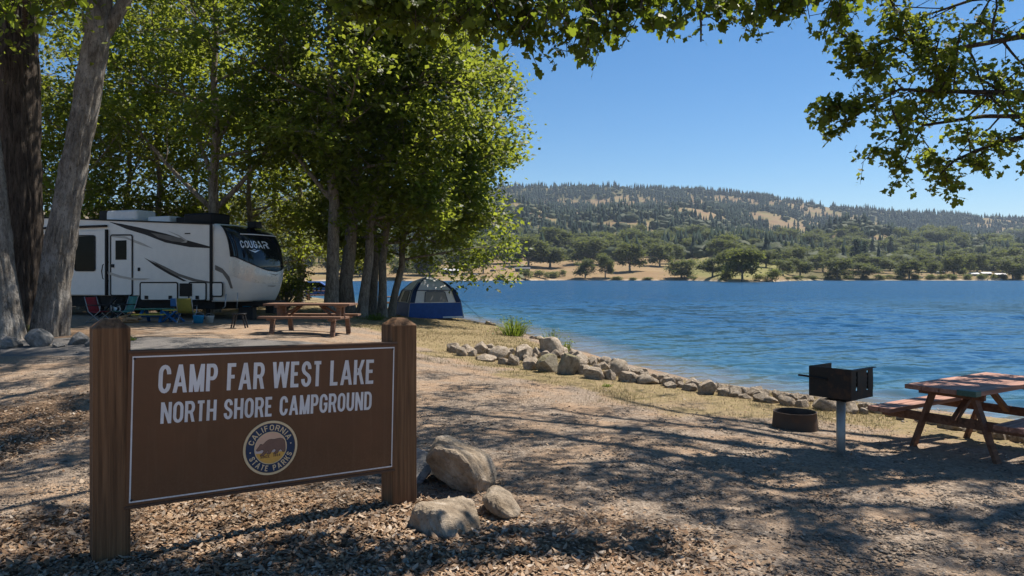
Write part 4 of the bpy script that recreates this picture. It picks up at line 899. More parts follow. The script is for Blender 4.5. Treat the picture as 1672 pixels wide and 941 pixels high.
# ---------------------------------------------------------------- picnic tables
def planks(b, c, L, W, n, th, gap=.008, mi=0, mis=None):
    w = (W-gap*(n-1))/n
    for i in range(n): b.box((c[0], c[1]-W/2+w/2+i*(w+gap), c[2]), (L, w, th), None, mi if mis is None else mis[i])
def weathered_table():
    a = (4.32, 8.09); ang = R(33); d = Vector((math.cos(ang), math.sin(ang))); e = Vector((d.y, -d.x))
    c = Vector(a)+e*.365+d*.92; z = gz1(c.x, c.y)
    t = thing('picnic_table', 'weathered red brown picnic table with a green painted corner beside the lake at the right', 'picnic table', (c.x, c.y, z), ang)
    b = MB(); planks(b, (0, 0, .735), 1.84, .73, 4, .05); b.build('tabletop', M['redwood'], t, .005)
    # green painted board end at the near corner
    g = MB(); g.box((-.865, -.275, .7375), (.115, .19, .058)); g.build('painted_end', M['green_wood'], t, .005)
    for s in (-1, 1):
        p = MB(); planks(p, (0, s*.66, .435), 1.84, .27, 2, .05); o = p.build('bench', M['redwood'], t, .005)
    for x in (-.62, .62):
        for s in (-1, 1):
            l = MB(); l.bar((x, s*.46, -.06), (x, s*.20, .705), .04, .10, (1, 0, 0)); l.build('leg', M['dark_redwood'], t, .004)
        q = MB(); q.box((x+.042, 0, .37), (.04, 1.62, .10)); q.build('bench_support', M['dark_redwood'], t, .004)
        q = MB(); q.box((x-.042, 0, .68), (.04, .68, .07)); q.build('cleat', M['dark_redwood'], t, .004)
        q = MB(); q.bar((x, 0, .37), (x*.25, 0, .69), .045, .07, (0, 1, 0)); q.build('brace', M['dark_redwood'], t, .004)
weathered_table()
def heavy_table(px, Y, sc_, label, ang, simple=False, mat_='tan_wood'):
    x = (px-CX)/FOC*Y; t = thing('picnic_table', label, 'picnic table', (x, Y, gz1(x, Y)), ang)
    k = sc_
    b = MB(); planks(b, (0, 0, .80*k), 2.45*k, .80*k, 5, .055*k); b.build('tabletop', M[mat_], t, .006)
    for s in (-1, 1):
        p = MB(); planks(p, (0, s*.78*k, .47*k), 2.3*k, .30*k, 2, .055*k); p.build('bench', M[mat_], t, .006)
    for sx in (-.85*k, .85*k):
        q = MB(); q.box((sx, 0, .745*k), (.13*k, .72*k, .055*k)); q.box((sx, 0, .41*k), (.13*k, 1.8*k, .065*k)); q.build('crossbeam', M['tan_wood'], t, .005)
        for s in (-1, 1):
            q = MB(); q.box((sx, s*.16*k, .58*k), (.11*k, .13*k, .275*k)); q.build('post', M['tan_wood'], t, .005)
            q = MB(); q.bar((sx, s*.60*k, .38*k), (sx, s*.72*k, -.06), .10*k, .12*k, (1, 0, 0)); q.build('leg', M['tan_wood'], t, .006)
            if not simple:
                q = MB(); q.bar((sx, s*.40*k, .40*k), (sx*.35, s*.1*k, .76*k), .05*k, .06*k, (0, 1, 0)); q.build('brace', M['dark_redwood'], t)
    return t
heavy_table(508, 19.6, .95, 'big brown wooden picnic table on the dirt in front of the trailer nose', R(-5))
heavy_table(634, 40, .95, 'grey picnic table half hidden behind the trunks left of the tent', R(8), True)
heavy_table(522, 58, 1.0, 'distant picnic table by the water beyond the thick grove trunks', R(10), True)

# ---------------------------------------------------------------- grill, fire ring
def make_grill():
    x, y, z = on_ground(1373, 742); t = thing('park_grill', 'black steel charcoal grill box on a single galvanised post by the lake', 'grill', (x, y, z), R(-52))
    zt = CAMH-(598-HOR)*y/FOC-z; zb = zt-.315; a, b_ = .46, .46   # local -y: left visible face, local +x: right visible face
    p = MB(); p.tube([(0, 0, -.3), (0, 0, zb-.005)], .045, 20); p.build('post', M['galv_pipe'], t)
    p = MB(); p.box((0, 0, zb-.035), (.24, .24, .012)); p.box((0, 0, zb-.0145), (.17, .17, .027)); p.build('bracket', M['grill_steel'], t, .003)
    p = MB(); th = .008
    p.box((0, 0, zb+th/2), (a, b_, th)); h = zt-zb-th; zc = zb+th+h/2
    p.box((0, -b_/2+th/2, zc), (a, th, h)); p.box((-a/2+th/2, 0, zc), (th, b_-2*th-.001, h)); p.box((0, b_/2-th/2, zc), (a, th, h*.55))
    p.build('firebox', M['grill_steel'], t, .002)
    # right face cut with two upright notched slots
    s = MB(); xr = a/2-th/2; y0, y1 = -b_/2+th, b_/2-th; z0, z1 = zb+th, zt
    def seg(ya, yb, za, zb_): s.box((xr, (ya+yb)/2, (za+zb_)/2), (th, yb-ya, zb_-za))
    W = y1-y0; sl = [(y0+W*.20, y0+W*.28), (y0+W*.70, y0+W*.78)]
    seg(y0, sl[0][0], z0, z1); seg(sl[0][1], sl[1][0], z0, z1); seg(sl[1][1], y1, z0, z1)
    for (ya, yb) in sl:
        seg(ya, yb, z0, z0+h*.24); seg(ya, yb, z0+h*.90, z1)
        for q in (.38, .53, .68): seg(ya, ya+(yb-ya)*.42, z0+h*q, z0+h*(q+.05))
    s.build('slotted_side', M['grill_steel'], t)
    p = MB(); p.box((a/2+.012, 0, zt-.006), (.03, b_+.03, .006)); p.build('rim_flange', M['grill_steel'], t)
    p = MB()
    for i in range(13): p.tube([(-a/2+.03, -b_/2+.03+i*(b_-.06)/12, zb+h*.62), (a/2-.02, -b_/2+.03+i*(b_-.06)/12, zb+h*.62)], .006, 6)
    p.build('grate', M['grill_steel'], t)
    p = MB(); p.tube([(-a*.05, -b_/2-.012, zb+h*.62), (-a*.42, -b_/2-.014, zb+h*.66), (-a*.62, -b_/2-.03, zb+h*.68), (-a*.72, -b_/2-.03, zb+h*.68)], .011, 8); p.build('grate_handle', M['grill_steel'], t)
    p = MB(); p.box((0, 0, zb+.03), (a-.06, b_-.06, .03)); p.build('ash_bed', M['ash'], t, .01)
make_grill()
def fire_ring():
    x, y, z = on_ground(1298, 700); t = thing('fire_ring', 'low rusty steel fire ring on the ground left of the grill', 'fire ring', (x, y, z), .4)
    p = MB(); p.lathe([(.285, -.08), (.268, .10), (.258, .208), (.264, .216), (.252, .216), (.246, .20), (.262, -.06)], 44); p.build('ring_wall', M['ring_steel'], t)
    p = MB(); p.lathe([(0, .035), (.12, .045), (.20, .025), (.262, .012)], 30); p.build('ash_bed', M['ash'], t)
fire_ring()

# ---------------------------------------------------------------- tent
def make_tent():
    Y = 35.2; xc = (696-CX)/FOC*Y; z = gz1(xc, Y)-.02; t = thing('cabin_tent', 'blue and grey dome topped cabin tent pitched on the grass by the water', 'tent', (xc, Y+.9, z), R(22))
    W = 1.36; H = [(0, W, W), (.74, W*.93, W*.93), (1.32, W*.78, W*.78), (1.74, W*.46, W*.46), (1.97, .12, .12)]
    def pt(side, u, lv, push=0):                                   # side 0 front(-y) 1 right(+x) 2 back 3 left; u -1..1
        i = min(int(lv), 3); f = lv-i; zz = H[i][0]+(H[i+1][0]-H[i][0])*f; w = H[i][1]+(H[i+1][1]-H[i][1])*f
        sag = .05*(1-u*u)*math.sin(min(1, zz/1.9)*math.pi); x, y = u*w, -w+sag-push
        for _ in range(side): x, y = -y, x
        return (x, y, zz)
    def patch(b, side, u0, u1, l0, l1, nu=10, nl=6, push=0, mi=0):
        V = [pt(side, u0+(u1-u0)*i/nu, l0+(l1-l0)*j/nl, push) for j in range(nl+1) for i in range(nu+1)]
        b.add(V, [(j*(nu+1)+i, j*(nu+1)+i+1, (j+1)*(nu+1)+i+1, (j+1)*(nu+1)+i) for j in range(nl) for i in range(nu)], mi, True)
    b = MB()
    for s in range(4): patch(b, s, -1, 1, 0, 1)
    b.build('lower_wall', M['tent_blue'], t)
    b = MB()
    for s in range(4): patch(b, s, -1, 1, 1, 2.02)
    b.build('upper_wall', M['tent_grey'], t)
    b = MB()
    for s in range(4): patch(b, s, -.999, .999, 2.0, 4, 12, 10, .02, 0)
    f = b.build('rainfly', [M['tent_grey']], t)
    b = MB()
    for s in range(4):
        for sg in (-1, 1): patch(b, s, sg*.80, sg*1.0, 1.02, 3.9, 3, 14, .03)
        patch(b, s, -1, 1, 1.99, 2.07, 10, 1, .04)
    b.build('fly_corner', M['tent_navy'], t)
    for (s, a, c) in ((0, -.42, .50), (3, -.45, .45)):
        b = MB(); patch(b, s, a, c, 1.06, 1.9, 10, 6, .016); wnd = b.build('window', M['tent_mesh'], t)
        b = MB(); b.tube([pt(s, a, 1.06, .02), pt(s, a*.97, 1.82, .02), pt(s, a*.85, 1.92, .02), pt(s, c*.85, 1.92, .02), pt(s, c*.97, 1.82, .02), pt(s, c, 1.06, .02)], .014, 5)
        b.build('piping', M['tent_navy'], wnd)
    b = MB(); patch(b, 0, .25, .98, .02, .12, 6, 1, .012); b.build('hem', M['tent_grey'], t)
    for s in range(4):
        b = MB(); b.tube([pt(s, -1, l, .02) for l in np.linspace(0, 2, 8)], .013, 6); b.build('tent_pole', M['pole_grey'], t)
    b = MB(); p = pt(0, 1, 1.3, .03); q = pt(0, 1, 0); b.tube([p, (q[0]+.75, q[1]-.25, .02)], .008, 5); b.build('guy_rope', M['tent_navy'], t)
make_tent()

# ---------------------------------------------------------------- camp furniture by the trailer
def camp_chair(px, py, label, cloth, rz, s=1.):
    x, y, z = on_ground(px, py); t = thing('camp_chair', label, 'folding chair', (x, y, z), rz, 'folding chairs beside the trailer'); t.scale = (s, s, s)
    m = M['frame_grey']
    b = MB(); V = []; n = 6
    for i in range(n+1):
        f = i/n; yy = .20-.46*f; V += [(-.24, yy, .40-.05*math.sin(math.pi*f)), (.24, yy, .40-.05*math.sin(math.pi*f))]
    b.add(V, [(2*i, 2*i+1, 2*i+3, 2*i+2) for i in range(n)], 0, True); o = b.build('seat', M[cloth], t)
    o.modifiers.new('th', 'SOLIDIFY').thickness = .015
    b = MB(); V = []
    for i in range(n+1):
        f = i/n; V += [(-.24, -.27-.16*f-.03*math.sin(math.pi*f), .40+.50*f), (.24, -.27-.16*f-.03*math.sin(math.pi*f), .40+.50*f)]
    b.add(V, [(2*i, 2*i+1, 2*i+3, 2*i+2) for i in range(n)], 0, True); o = b.build('backrest', M[cloth], t)
    o.modifiers.new('th', 'SOLIDIFY').thickness = .015
    for sx in (-.26, .26):
        b = MB(); b.tube([(sx, .28, 0), (sx, -.27, .40), (sx, -.44, .92)], .014, 7); b.build('back_frame', m, t)
        b = MB(); b.tube([(sx, -.36, 0), (sx, .22, .42), (sx, .24, .62)], .014, 7); b.build('leg', m, t)
        b = MB(); b.tube([(sx, .27, .625), (sx, -.33, .63)], .019, 7); b.build('armrest', M['plastic_black'], t)
    for yy in (.28, -.36):
        b = MB(); b.tube([(-.26, yy, .012), (.26, yy, .012)], .012, 6); b.build('foot_bar', m, t)
camp_chair(164, 527, 'red folding camp chair in front of the trailer rear window', 'cloth_red', R(-105), .9)
camp_chair(199, 527, 'teal folding camp chair under the trailer entry door', 'cloth_teal', R(150), .92)
camp_chair(306, 528, 'olive yellow folding camp chair seen from behind at the front hatch', 'cloth_olive', R(8), .88)
def kids_table(px, py):
    x, y, z = on_ground(px, py); t = thing('play_table', 'low green and blue plastic camp table with yellow seats under the trailer side', 'table', (x, y, z), R(4))
    b = MB(); b.box((0, 0, .42), (1.05, .55, .04)); b.build('tabletop', M['plastic_green'], t, .01)
    for s in (-1, 1):
        b = MB(); b.box((0, s*.45, .26), (1.0, .2, .04)); b.build('bench', M['plastic_yellow'], t, .01)
        for sy in (-1, 1):
            b = MB(); b.bar((s*.36, sy*.48, 0), (s*.30, sy*.12, .40), .06, .09, (1, 0, 0)); b.build('leg', M['plastic_blue'], t, .006)
    b = MB(); b.box((0, 0, .2), (.8, .06, .06)); b.build('stretcher', M['plastic_blue'], t)
kids_table(252, 526)
def blue_chair(px, py):
    x, y, z = on_ground(px, py); t = thing('plastic_chair', 'bright blue plastic chair with crossed legs and yellow seat, left of the olive chair', 'chair', (x, y, z), R(170))
    b = MB(); b.box((0, 0, .38), (.5, .42, .04)); b.build('seat', M['plastic_yellow'], t, .012)
    b = MB(); b.box((0, -.22, .62), (.5, .04, .26)); b.build('backrest', M['plastic_blue'], t, .012)
    for s in (-1, 1):
        for k in (-1, 1):
            b = MB(); b.bar((k*.26, s*.2, 0), (-k*.24, s*.2, .36), .05, .07, (0, 1, 0)); b.build('leg', M['plastic_blue'], t, .006)
blue_chair(283, 526)
def folding_stool(px, py):
    x, y, z = on_ground(px, py); t = thing('camp_stool', 'small dark folding stool left of the big brown picnic table', 'stool', (x, y, z), .1)
    b = MB(); b.box((0, 0, .40), (.32, .30, .035)); b.build('seat', M['plastic_black'], t, .01)
    for s in (-1, 1):
        for k in (-1, 1):
            b = MB(); b.bar((k*.2, s*.13, 0), (k*.11, s*.13, .385), .035, .04, (0, 1, 0)); b.build('leg', M['plastic_black'], t, .004)
folding_stool(391, 536)
def firewood(px, py):
    x, y, z = on_ground(px, py); t = thing('firewood_pile', 'small loose pile of split firewood under the teal chair', 'firewood', (x, y, z), 0); rg_ = np.random.default_rng(3)
    for i in range(11):
        a = rg_.random()*3.14; L = .28+.12*rg_.random(); c = (rg_.normal()*.16, rg_.normal()*.12, .05+.045*(i//3)); b = MB()
        b.tube([(c[0]-math.cos(a)*L, c[1]-math.sin(a)*L, c[2]), (c[0]+math.cos(a)*L, c[1]+math.sin(a)*L, c[2]+.06*rg_.random())], .038, 5, smooth=False); b.build('log', M['split_wood'], t)
firewood(208, 528)
def bucket(px, py, label, m, s=1.):
    x, y, z = on_ground(px, py); t = thing('bucket', label, 'bucket', (x, y, z)); b = MB(); b.lathe([(0, .01), (.13*s, 0), (.17*s, .24*s), (.18*s, .25*s), (.165*s, .25*s), (.12*s, .03)], 18); b.build('tub', M[m], t)
    b = MB(); b.tube([(.17*s*math.cos(a), .02, .24*s+.10*s*math.sin(a)) for a in np.linspace(0, math.pi, 9)], .006, 5); b.build('handle', M['frame_grey'], t)
bucket(324, 528, 'blue bucket on the ground just right of the olive chair', 'plastic_cyan')
bucket(342, 527, 'small white pail beneath the trailer front leg', 'plastic_white', .85)
def jug(px, py):
    x, y, z = on_ground(px, py); t = thing('water_jug', 'bright blue water jug standing under the trailer nose', 'jug', (x, y, z+.0))
    b = MB(); b.box((0, 0, .62), (.30, .24, .36)); b.build('body', M['plastic_cyan'], t, .04, 3)
    b = MB(); b.lathe([(.05, .79), (.05, .86), (0, .86)], 12); b.build('cap', M['plastic_white'], t)
    b = MB(); b.box((0, 0, .22), (.5, .4, .44)); b.build('crate', M['plastic_black'], t, .01)
jug(404, 522)
# ---------------------------------------------------------------- travel trailer
def trailer():
    W = 2.44; PH = R(22); zg = gz1(-12.5, 25.5); Ps = Vector(((345-CX)/FOC*25., 25.)); ax = Vector((math.cos(PH), -math.sin(PH))); nl = Vector((-math.sin(PH), -math.cos(PH)))
    O = Ps-ax*2.8-nl*(W/2)
    t = thing('travel_trailer', 'white fifth wheel travel trailer with dark swooshes parked under the trees', 'trailer', (O.x, O.y, zg), -PH)
    def L(px, py, out=0., Y=0):
        """local point of the near side wall seen at a photo pixel"""
        k = Vector(((px-CX)/FOC, 1.)); d_ = Ps.dot(nl)/k.dot(nl); p = k*d_-O
        return (p.dot(ax), -p.dot(nl)-out, CAMH+(HOR-py)/FOC*d_-zg)
    Yr = W/2; Yn = -W/2
    prof = [(30, 483), (229, 483), (229, 491), (345, 491), (345, 366.2), (240, 361.5), (117, 357), (36, 354), (30, 358)]
    q = [L(a, b) for a, b in prof]; b = MB(); b.prism([(p[0], p[2]) for p in q][::-1], lambda u, v: (u, Yn, v), lambda u, v: (u, Yr, v)); b.build('body', M['rv_white'], t, .03, 3)
    b = MB(); r = L(30, 356)[0]; e = L(345, 366)[0]
    b.bar(L(33, 354.2, .012), L(345, 366.0, .012), .05, .05); b.build('roof_edge', M['rv_trim'], t)
    # side details; every decal is a thin sheet on the wall
    def sheet(name, polys, m, out=.004, parent=t, th=.004):
        b = MB()
        for pl in polys: b.prism([(L(a, c)[0], L(a, c)[2]) for a, c in pl], lambda u, v: (u, Yn-out-th, v), lambda u, v: (u, Yn-out, v))
        return b.build(name, M[m], parent)
    def c5(l): return [(100+a*.24437, 330+c*.24437) for a, c in l]
    def frame(px0, py0, px1, py1, w, name, m, parent, out=.012, r=2.5):
        b = MB(); k = 5; ctr = [(px1-r, py0+r, -90), (px1-r, py1-r, 0), (px0+r, py1-r, 90), (px0+r, py0+r, 180)]; pts = []
        for cx, cy, a0 in ctr:
            for i in range(k+1): a = R(a0+90*i/k); pts.append((cx+r*math.cos(a), cy+r*math.sin(a)))
        V, F = ribbon([(L(a, c)[0], L(a, c)[2]) for a, c in pts], w, True)
        n = len(V); b.add([(p[0], Yn-out, p[1]) for p in V], F)
        o = b.build(name, M[m], parent); s = o.modifiers.new('th', 'SOLIDIFY'); s.thickness = .014; s.offset = 0; return o
    def rbox(name, px0, py0, px1, py1, m, out, depth, parent=t, bev=.03):
        a = L(px0, py1); c = L(px1, py0); b = MB(); b.box(((a[0]+c[0])/2, Yn-out-depth/2, (a[2]+c[2])/2), (c[0]-a[0], depth, c[2]-a[2])); return b.build(name, M[m], parent, bev, 3)
    # slide out section at the rear
    so = rbox('slide_out', 66, 376, 174, 481, 'rv_white', -.02, .09, t, .02)
    rbox('slide_trim', 174.3, 375, 177, 482.5, 'rv_trim', 0, .085, so, .006); rbox('awning', 66, 367.5, 176, 375, 'rv_swoosh', 0, .13, t, .03)
    w = rbox('window', 126, 385.5, 158, 442, 'dark_glass', .072, .012, so, .005); frame(125.6, 385, 158.6, 442.6, .035, 'window_frame', 'rv_trim', w, .09, 3.5)
    dr = rbox('door', 182, 384.5, 216, 482, 'rv_white', 0, .02, t, .008); frame(181.6, 384, 216.6, 482.6, .05, 'door_frame', 'rv_trim', dr, .024, 3)
    w = rbox('door_window', 189.5, 392.5, 207.5, 424.5, 'dark_glass', .021, .008, dr, .004); rbox('handle', 183.5, 431.5, 187.5, 437, 'rv_trim', .022, .04, dr, .01)
    b = MB(); b.tube([L(178, 428, .02), L(170.5, 433, .07), L(169, 443, .08), L(170.5, 455, .07), L(178, 459, .02)], .018, 7); b.build('grab_handle', M['rv_trim'], t)
    for (a, c, e_, g, lat) in ((229.5, 461.5, 290.5, 490.5, (240, 279)), (309, 461.5, 337, 490.5, (323,)), (346.5, 461.5, 364, 484, ())):
        h = rbox('hatch', a+.8, c+.8, e_-.8, g-.8, 'rv_white', 0, .014, t, .006); frame(a, c, e_, g, .045, 'hatch_frame', 'rv_trim', h, .02, 3)
        for lx in lat: rbox('latch', lx-2.6, g-7.5, lx+2.6, g-1.8, 'rv_trim', .016, .03, h, .01)
    rbox('vent_panel', 294.5, 463, 314, 484, 'rv_trim', 0, .05, t, .015); rbox('outlet', 225.5, 437, 229, 443, 'rv_trim', 0, .03); rbox('marker_light', 302, 380.5, 311, 382.5, 'rv_trim', 0, .02)
    sheet('swoosh', [c5([(318, 132), (420, 150), (520, 170), (700, 212), (850, 258), (992, 297), (992, 309), (860, 302), (700, 272), (560, 218), (440, 182)])], 'rv_swoosh')
    sheet('swoosh', [c5([(600, 205), (700, 222), (800, 240), (838, 262), (820, 272), (740, 262), (650, 238)])], 'rv_grey', .009)
    sheet('pinstripe', [c5([(712, 192), (790, 222), (846, 258), (838, 272), (800, 270), (834, 262), (780, 226)])], 'rv_taupe', .014)
    sheet('swoosh', [c5([(555, 372), (640, 415), (730, 470), (840, 529), (815, 529), (720, 483), (630, 430)])], 'rv_swoosh')
    sheet('swoosh', [c5([(600, 388), (690, 430), (790, 480), (900, 515), (992, 532), (992, 544), (880, 530), (770, 493), (680, 442)])], 'rv_grey')
    sheet('swoosh', [c5([(310, 462), (400, 492), (480, 508), (600, 512), (560, 520), (480, 522), (390, 506), (312, 480)])], 'rv_taupe', .030)
    sheet('swoosh', [c5([(480, 250), (545, 275), (615, 312), (540, 290), (480, 268)])], 'rv_taupe'); sheet('swoosh', [c5([(340, 222), (430, 230), (480, 252), (480, 262), (430, 244), (340, 234)])], 'rv_taupe', .026)
    b = MB(); a = L(345, 366); c = L(345, 491); b.box((a[0], Yn-.012, (a[2]+c[2])/2), (.10, .04, a[2]-c[2])); b.build('corner_strip', M['rv_trim'], t)
    # rounded front cap
    xs_ = L(345, 400)[0]; hz = zg
    Z = [.90, 1.0, 1.2, 1.5, 1.8, 2.1, 2.35, 2.6, 2.87, 3.1, 3.25, 3.38, 3.46, 3.52, 3.56]; E = [1.50, 1.62, 1.80, 1.97, 2.06, 2.09, 2.06, 1.98, 1.84, 1.64, 1.45, 1.18, .92, .60, .28]
    def ze(z): return .74*float(np.interp(z, Z, E))
    def S(th, z, push=0.):
        """th in degrees: -90 near side .. 90 far side; z above eye datum"""
        a = R(th); p = .68; e = ze(z); hw = W/2-.02-.25*max(0, (z-3.2)/.4)**2*.6; cx, sy = abs(math.cos(a))**p, abs(math.sin(a))**p*(1 if a > 0 else -1)
        x = e*cx; y = hw*sy; nrm = Vector((math.cos(a)/max(e, .3), math.sin(a)/hw, .12)).normalized()
        return (xs_+x+nrm.x*push, y+nrm.y*push, z-hz+nrm.z*push)
    def sheetS(name, f0, f1, t0, t1, m, push, nt=40, nz=14, parent=t, skip=None):
        b = MB(); V = []
        for j in range(nz+1):
            for i in range(nt+1):
                th = t0+(t1-t0)*i/nt; za, zb = f0(th), f1(th); V.append(S(th, za+(zb-za)*j/nz, push))
        b.add(V, [(j*(nt+1)+i, j*(nt+1)+i+1, (j+1)*(nt+1)+i+1, (j+1)*(nt+1)+i) for j in range(nz) for i in range(nt)], 0, True)
        return b.build(name, M[m], parent)
    b = MB(); zz = np.array(sorted(set(list(np.linspace(.9, 3.56, 40))))); nt = 64
    V = [S(-90+180*i/nt, z) for z in zz for i in range(nt+1)]; F = [(j*(nt+1)+i, j*(nt+1)+i+1, (j+1)*(nt+1)+i+1, (j+1)*(nt+1)+i) for j in range(len(zz)-1) for i in range(nt)]
    b.add(V, F, 0, True); k = len(b.v); m_ = len(zz)-1
    b.f.append(tuple(range(0, nt+1))[::-1]); b.m.append(0); b.sm.append(False); b.f.append(tuple(m_*(nt+1)+i for i in range(nt+1))); b.m.append(0); b.sm.append(False)
    cap = b.build('front_cap', M['rv_cap'], t)
    zl = lambda th: 1.93+.50*min(1, abs(th-4)/66.)**1.25
    ws = sheetS('windscreen', zl, lambda th: 3.50, -68, 72, 'windscreen', .012, 44, 20, cap)
    sheetS('silver_band', lambda th: 1.50+.28*min(1, abs(th-4)/70.)**2, lambda th: zl(th)-.02, -70, 76, 'rv_silver', .010, 44, 8, cap)
    b = MB()
    for th0, th1, za, zb in ((-70, -68, 0, 0),):
        b.tube([S(-68, z, .016) for z in np.linspace(zl(-68), 3.5, 12)], .018, 6)
    b.tube([S(-38, z, .016) for z in np.linspace(zl(-38), 3.4, 12)], .010, 6); b.tube([S(th, zl(th), .016) for th in np.linspace(-68, 72, 40)], .016, 6); b.build('windscreen_trim', M['rv_trim'], ws)
    LG0, LG1 = -48, 48
    lg = MB(); word(lg, 'COUGAR', 0, 4.8, 0, 1, .17, lambda u, v, w: S(LG0+u/4.8*LG1, 2.72+v*.25, .022+w), 0., .4); 
    V = []; lg2 = MB(); lg2.add([S(-36+u*22, z, .022) for u, z in ((0, 2.66), (.5, 2.56), (1, 2.66), (.5, 2.62))], [(0, 1, 2, 3)]); lg2.add([S(-46+u*42, z, .022) for u, z in ((0, 2.69), (.5, 2.665), (1, 2.69), (.5, 2.68))], [(0, 1, 2, 3)])
    lg.build('lettering', M['rv_logo'], ws); lg2.build('emblem', M['rv_logo'], ws)
    b = MB(); b.tube([S(th, 3.18+.02*math.cos(R(th)), .02) for th in np.linspace(-40, 50, 30)], .018, 6); b.build('light_strip', M['rv_logo'], ws)
    b = MB(); b.add([S(4+a, z, .018) for a, z in ((-6, 1.86), (0, 1.78), (6, 1.86), (0, 1.82))], [(0, 1, 2, 3)]); b.add([S(4+a, z, .018) for a, z in ((-20, 1.44), (0, 1.40), (20, 1.44), (0, 1.43))], [(0, 1, 2, 3)]); b.build('emblem', M['rv_grey'], cap)
    # grey swoosh and box on the cap side
    b = MB(); pl = [(-88, 2.15), (-80, 2.02), (-70, 1.75), (-62, 1.35), (-66, 1.35), (-72, 1.6), (-80, 1.86), (-88, 1.98)]
    b.add([S(a, z, .012) for a, z in pl], [(0, 1, 6, 7), (1, 2, 5, 6), (2, 3, 4, 5)]); b.build('swoosh', M['rv_grey'], cap)
    b = MB(); b.box((S(-84, 1.55)[0], S(-84, 1.55)[1]-.02, 1.5-hz), (.05, .02, .05)); b.build('marker_light', M['amber'], cap)
    # roof gear
    def gear(px0, py0, px1, py1, m, name, ycen=.0, dy=.9, bev=.06):
        a = L(px0, py1); c = L(px1, py0); b = MB(); b.box(((a[0]+c[0])/2, ycen, (a[2]+c[2])/2), (c[0]-a[0], dy, c[2]-a[2])); return b.build(name, M[m], t, bev, 3)
    gear(162, 341, 212, 361, 'rv_roofgear', 'air_conditioner', -.5, .9, .09); gear(150, 343, 163, 361, 'rv_trim', 'air_conditioner_grille', -.5, .85, .02)
    gear(225, 351, 261, 363, 'rv_roofgear', 'roof_vent', -.5, .6, .05); gear(289, 346, 336, 366, 'rv_trim', 'air_conditioner', -.5, .9, .07); gear(266, 352, 290, 365, 'rv_trim', 'roof_vent', -.4, .5, .03); gear(370, 358, 385, 370, 'rv_trim', 'roof_vent', -.1, .3, .02)
    # underframe, wheels, legs, hitch
    b = MB(); a = L(34, 499); c = L(345, 484); b.box(((a[0]+c[0])/2, .05, (a[2]+c[2])/2), (c[0]-a[0], W-.25, c[2]-a[2])); b.build('underframe', M['rv_under'], t, .03)
    for px in (146, 186):
        for s in (-1, 1):
            cx, _, cz = L(px, 502); r = .40; b = MB(); y = s*(W/2-.22); prf = [(r*.60, -.11), (r*.93, -.12), (r, -.08), (r, .08), (r*.93, .12), (r*.60, .11)]
            b.lathe([(q_, h_) for q_, h_ in prf], 28); b.v = [(cx+p[0], y+p[2], .40+p[1]) for p in b.v]; wh = b.build('wheel', M['tyre'], t)
            b = MB(); b.lathe([(0, .05), (.07, .05), (.09, .02), (.20, .01), (.245, .10), (.245, -.1), (0, -.1)], 24); b.v = [(cx+p[0], y-p[2]*1, .40+p[1]) for p in b.v]; b.build('rim', M['rim'], wh)
    for px, s in ((330, -1), (330, 1)):
        x, _, z = L(px, 491); b = MB(); b.box((x, s*.95, z/2), (.09, .09, z)); b.box((x, s*.95, .02), (.22, .22, .04)); b.build('landing_leg', M['rv_under'], t, .006)
    b = MB(); x0 = L(372, 480)[0]; b.box((x0+.3, 0, L(372, 497)[2]), (1.5, .9, .18)); b.box((x0+.85, 0, L(372, 505)[2]-.02), (.34, .34, .30)); b.build('hitch', M['rv_under'], t, .02)
    b = MB(); b.tube([L(371, 480, .05), L(370, 500, .06), L(366, 504, .06)], .02, 6); b.tube([L(388, 478, .0), L(387, 505, 0)], .014, 6); b.build('support_rod', M['frame_grey'], t)
    b = MB()
    for i in range(3): b.box((L(199, 480)[0], Yn-.15-.24*i, L(199, 490)[2]-.19*i), (.62, .22, .03))
    for sx in (-.3, .3): b.bar((L(199, 480)[0]+sx, Yn+.02, L(199, 486)[2]), (L(199, 480)[0]+sx, Yn-.68, .03), .03, .09, (1, 0, 0))
    b.build('entry_step', M['rv_under'], t)
trailer()

# ---------------------------------------------------------------- weeds and shore plants
def weed(px, py, wpx, hpx, label, seed, n, leaf='leaf_weed', cat='weed clump', grp='weed clumps on the rocky bank'):
    x, y, z = on_ground(px, py); s = y/FOC; w = wpx*s/2; h = hpx*s; rng = np.random.default_rng(seed); b = MB(); T = Tree(seed)
    V = []; F = []
    for i in range(n):
        a = rng.random()*6.283; r = math.sqrt(rng.random()); bx, by = math.cos(a)*w*r*.55, math.sin(a)*w*r*.5; hh = h*(.45+.6*rng.random())*(1-.35*r); lx, ly = bx+math.cos(a)*w*(.2+.55*r), by+math.sin(a)*w*.5
        wd = .012*s/.02; nx, ny = -math.sin(a)*wd, math.cos(a)*wd; k = len(V)
        V += [(bx-nx, by-ny, 0), (bx+nx, by+ny, 0), ((bx*.6+lx*.4)+nx*.8, (by*.6+ly*.4)+ny*.8, hh*.6), ((bx*.6+lx*.4)-nx*.8, (by*.6+ly*.4)-ny*.8, hh*.6), (lx, ly, hh), (lx-.001, ly-.001, hh)]
        F += [(k, k+1, k+2, k+3), (k+3, k+2, k+4, k+5)]
    t = thing('weed_clump', label, cat, (x, y, z-.02), 0, grp); link('blades', np_mesh('blades', V, F, M[leaf]), t)
    C = np.stack([rng.normal(size=n*2)*w*.45, rng.normal(size=n*2)*w*.4, h*(.1+.7*rng.random(n*2))], -1); link('leaves', leaves_mesh('leaves', C, .055*s/.02, M[leaf], rng, L_QUAD, .3), t)
weed(838, 548, 66, 40, 'bushy bright green weed clump by the water, the left one of the two', 1, 190)
weed(900, 572, 46, 44, 'taller thin green weed clump behind the highest rocks of the bank', 2, 90)
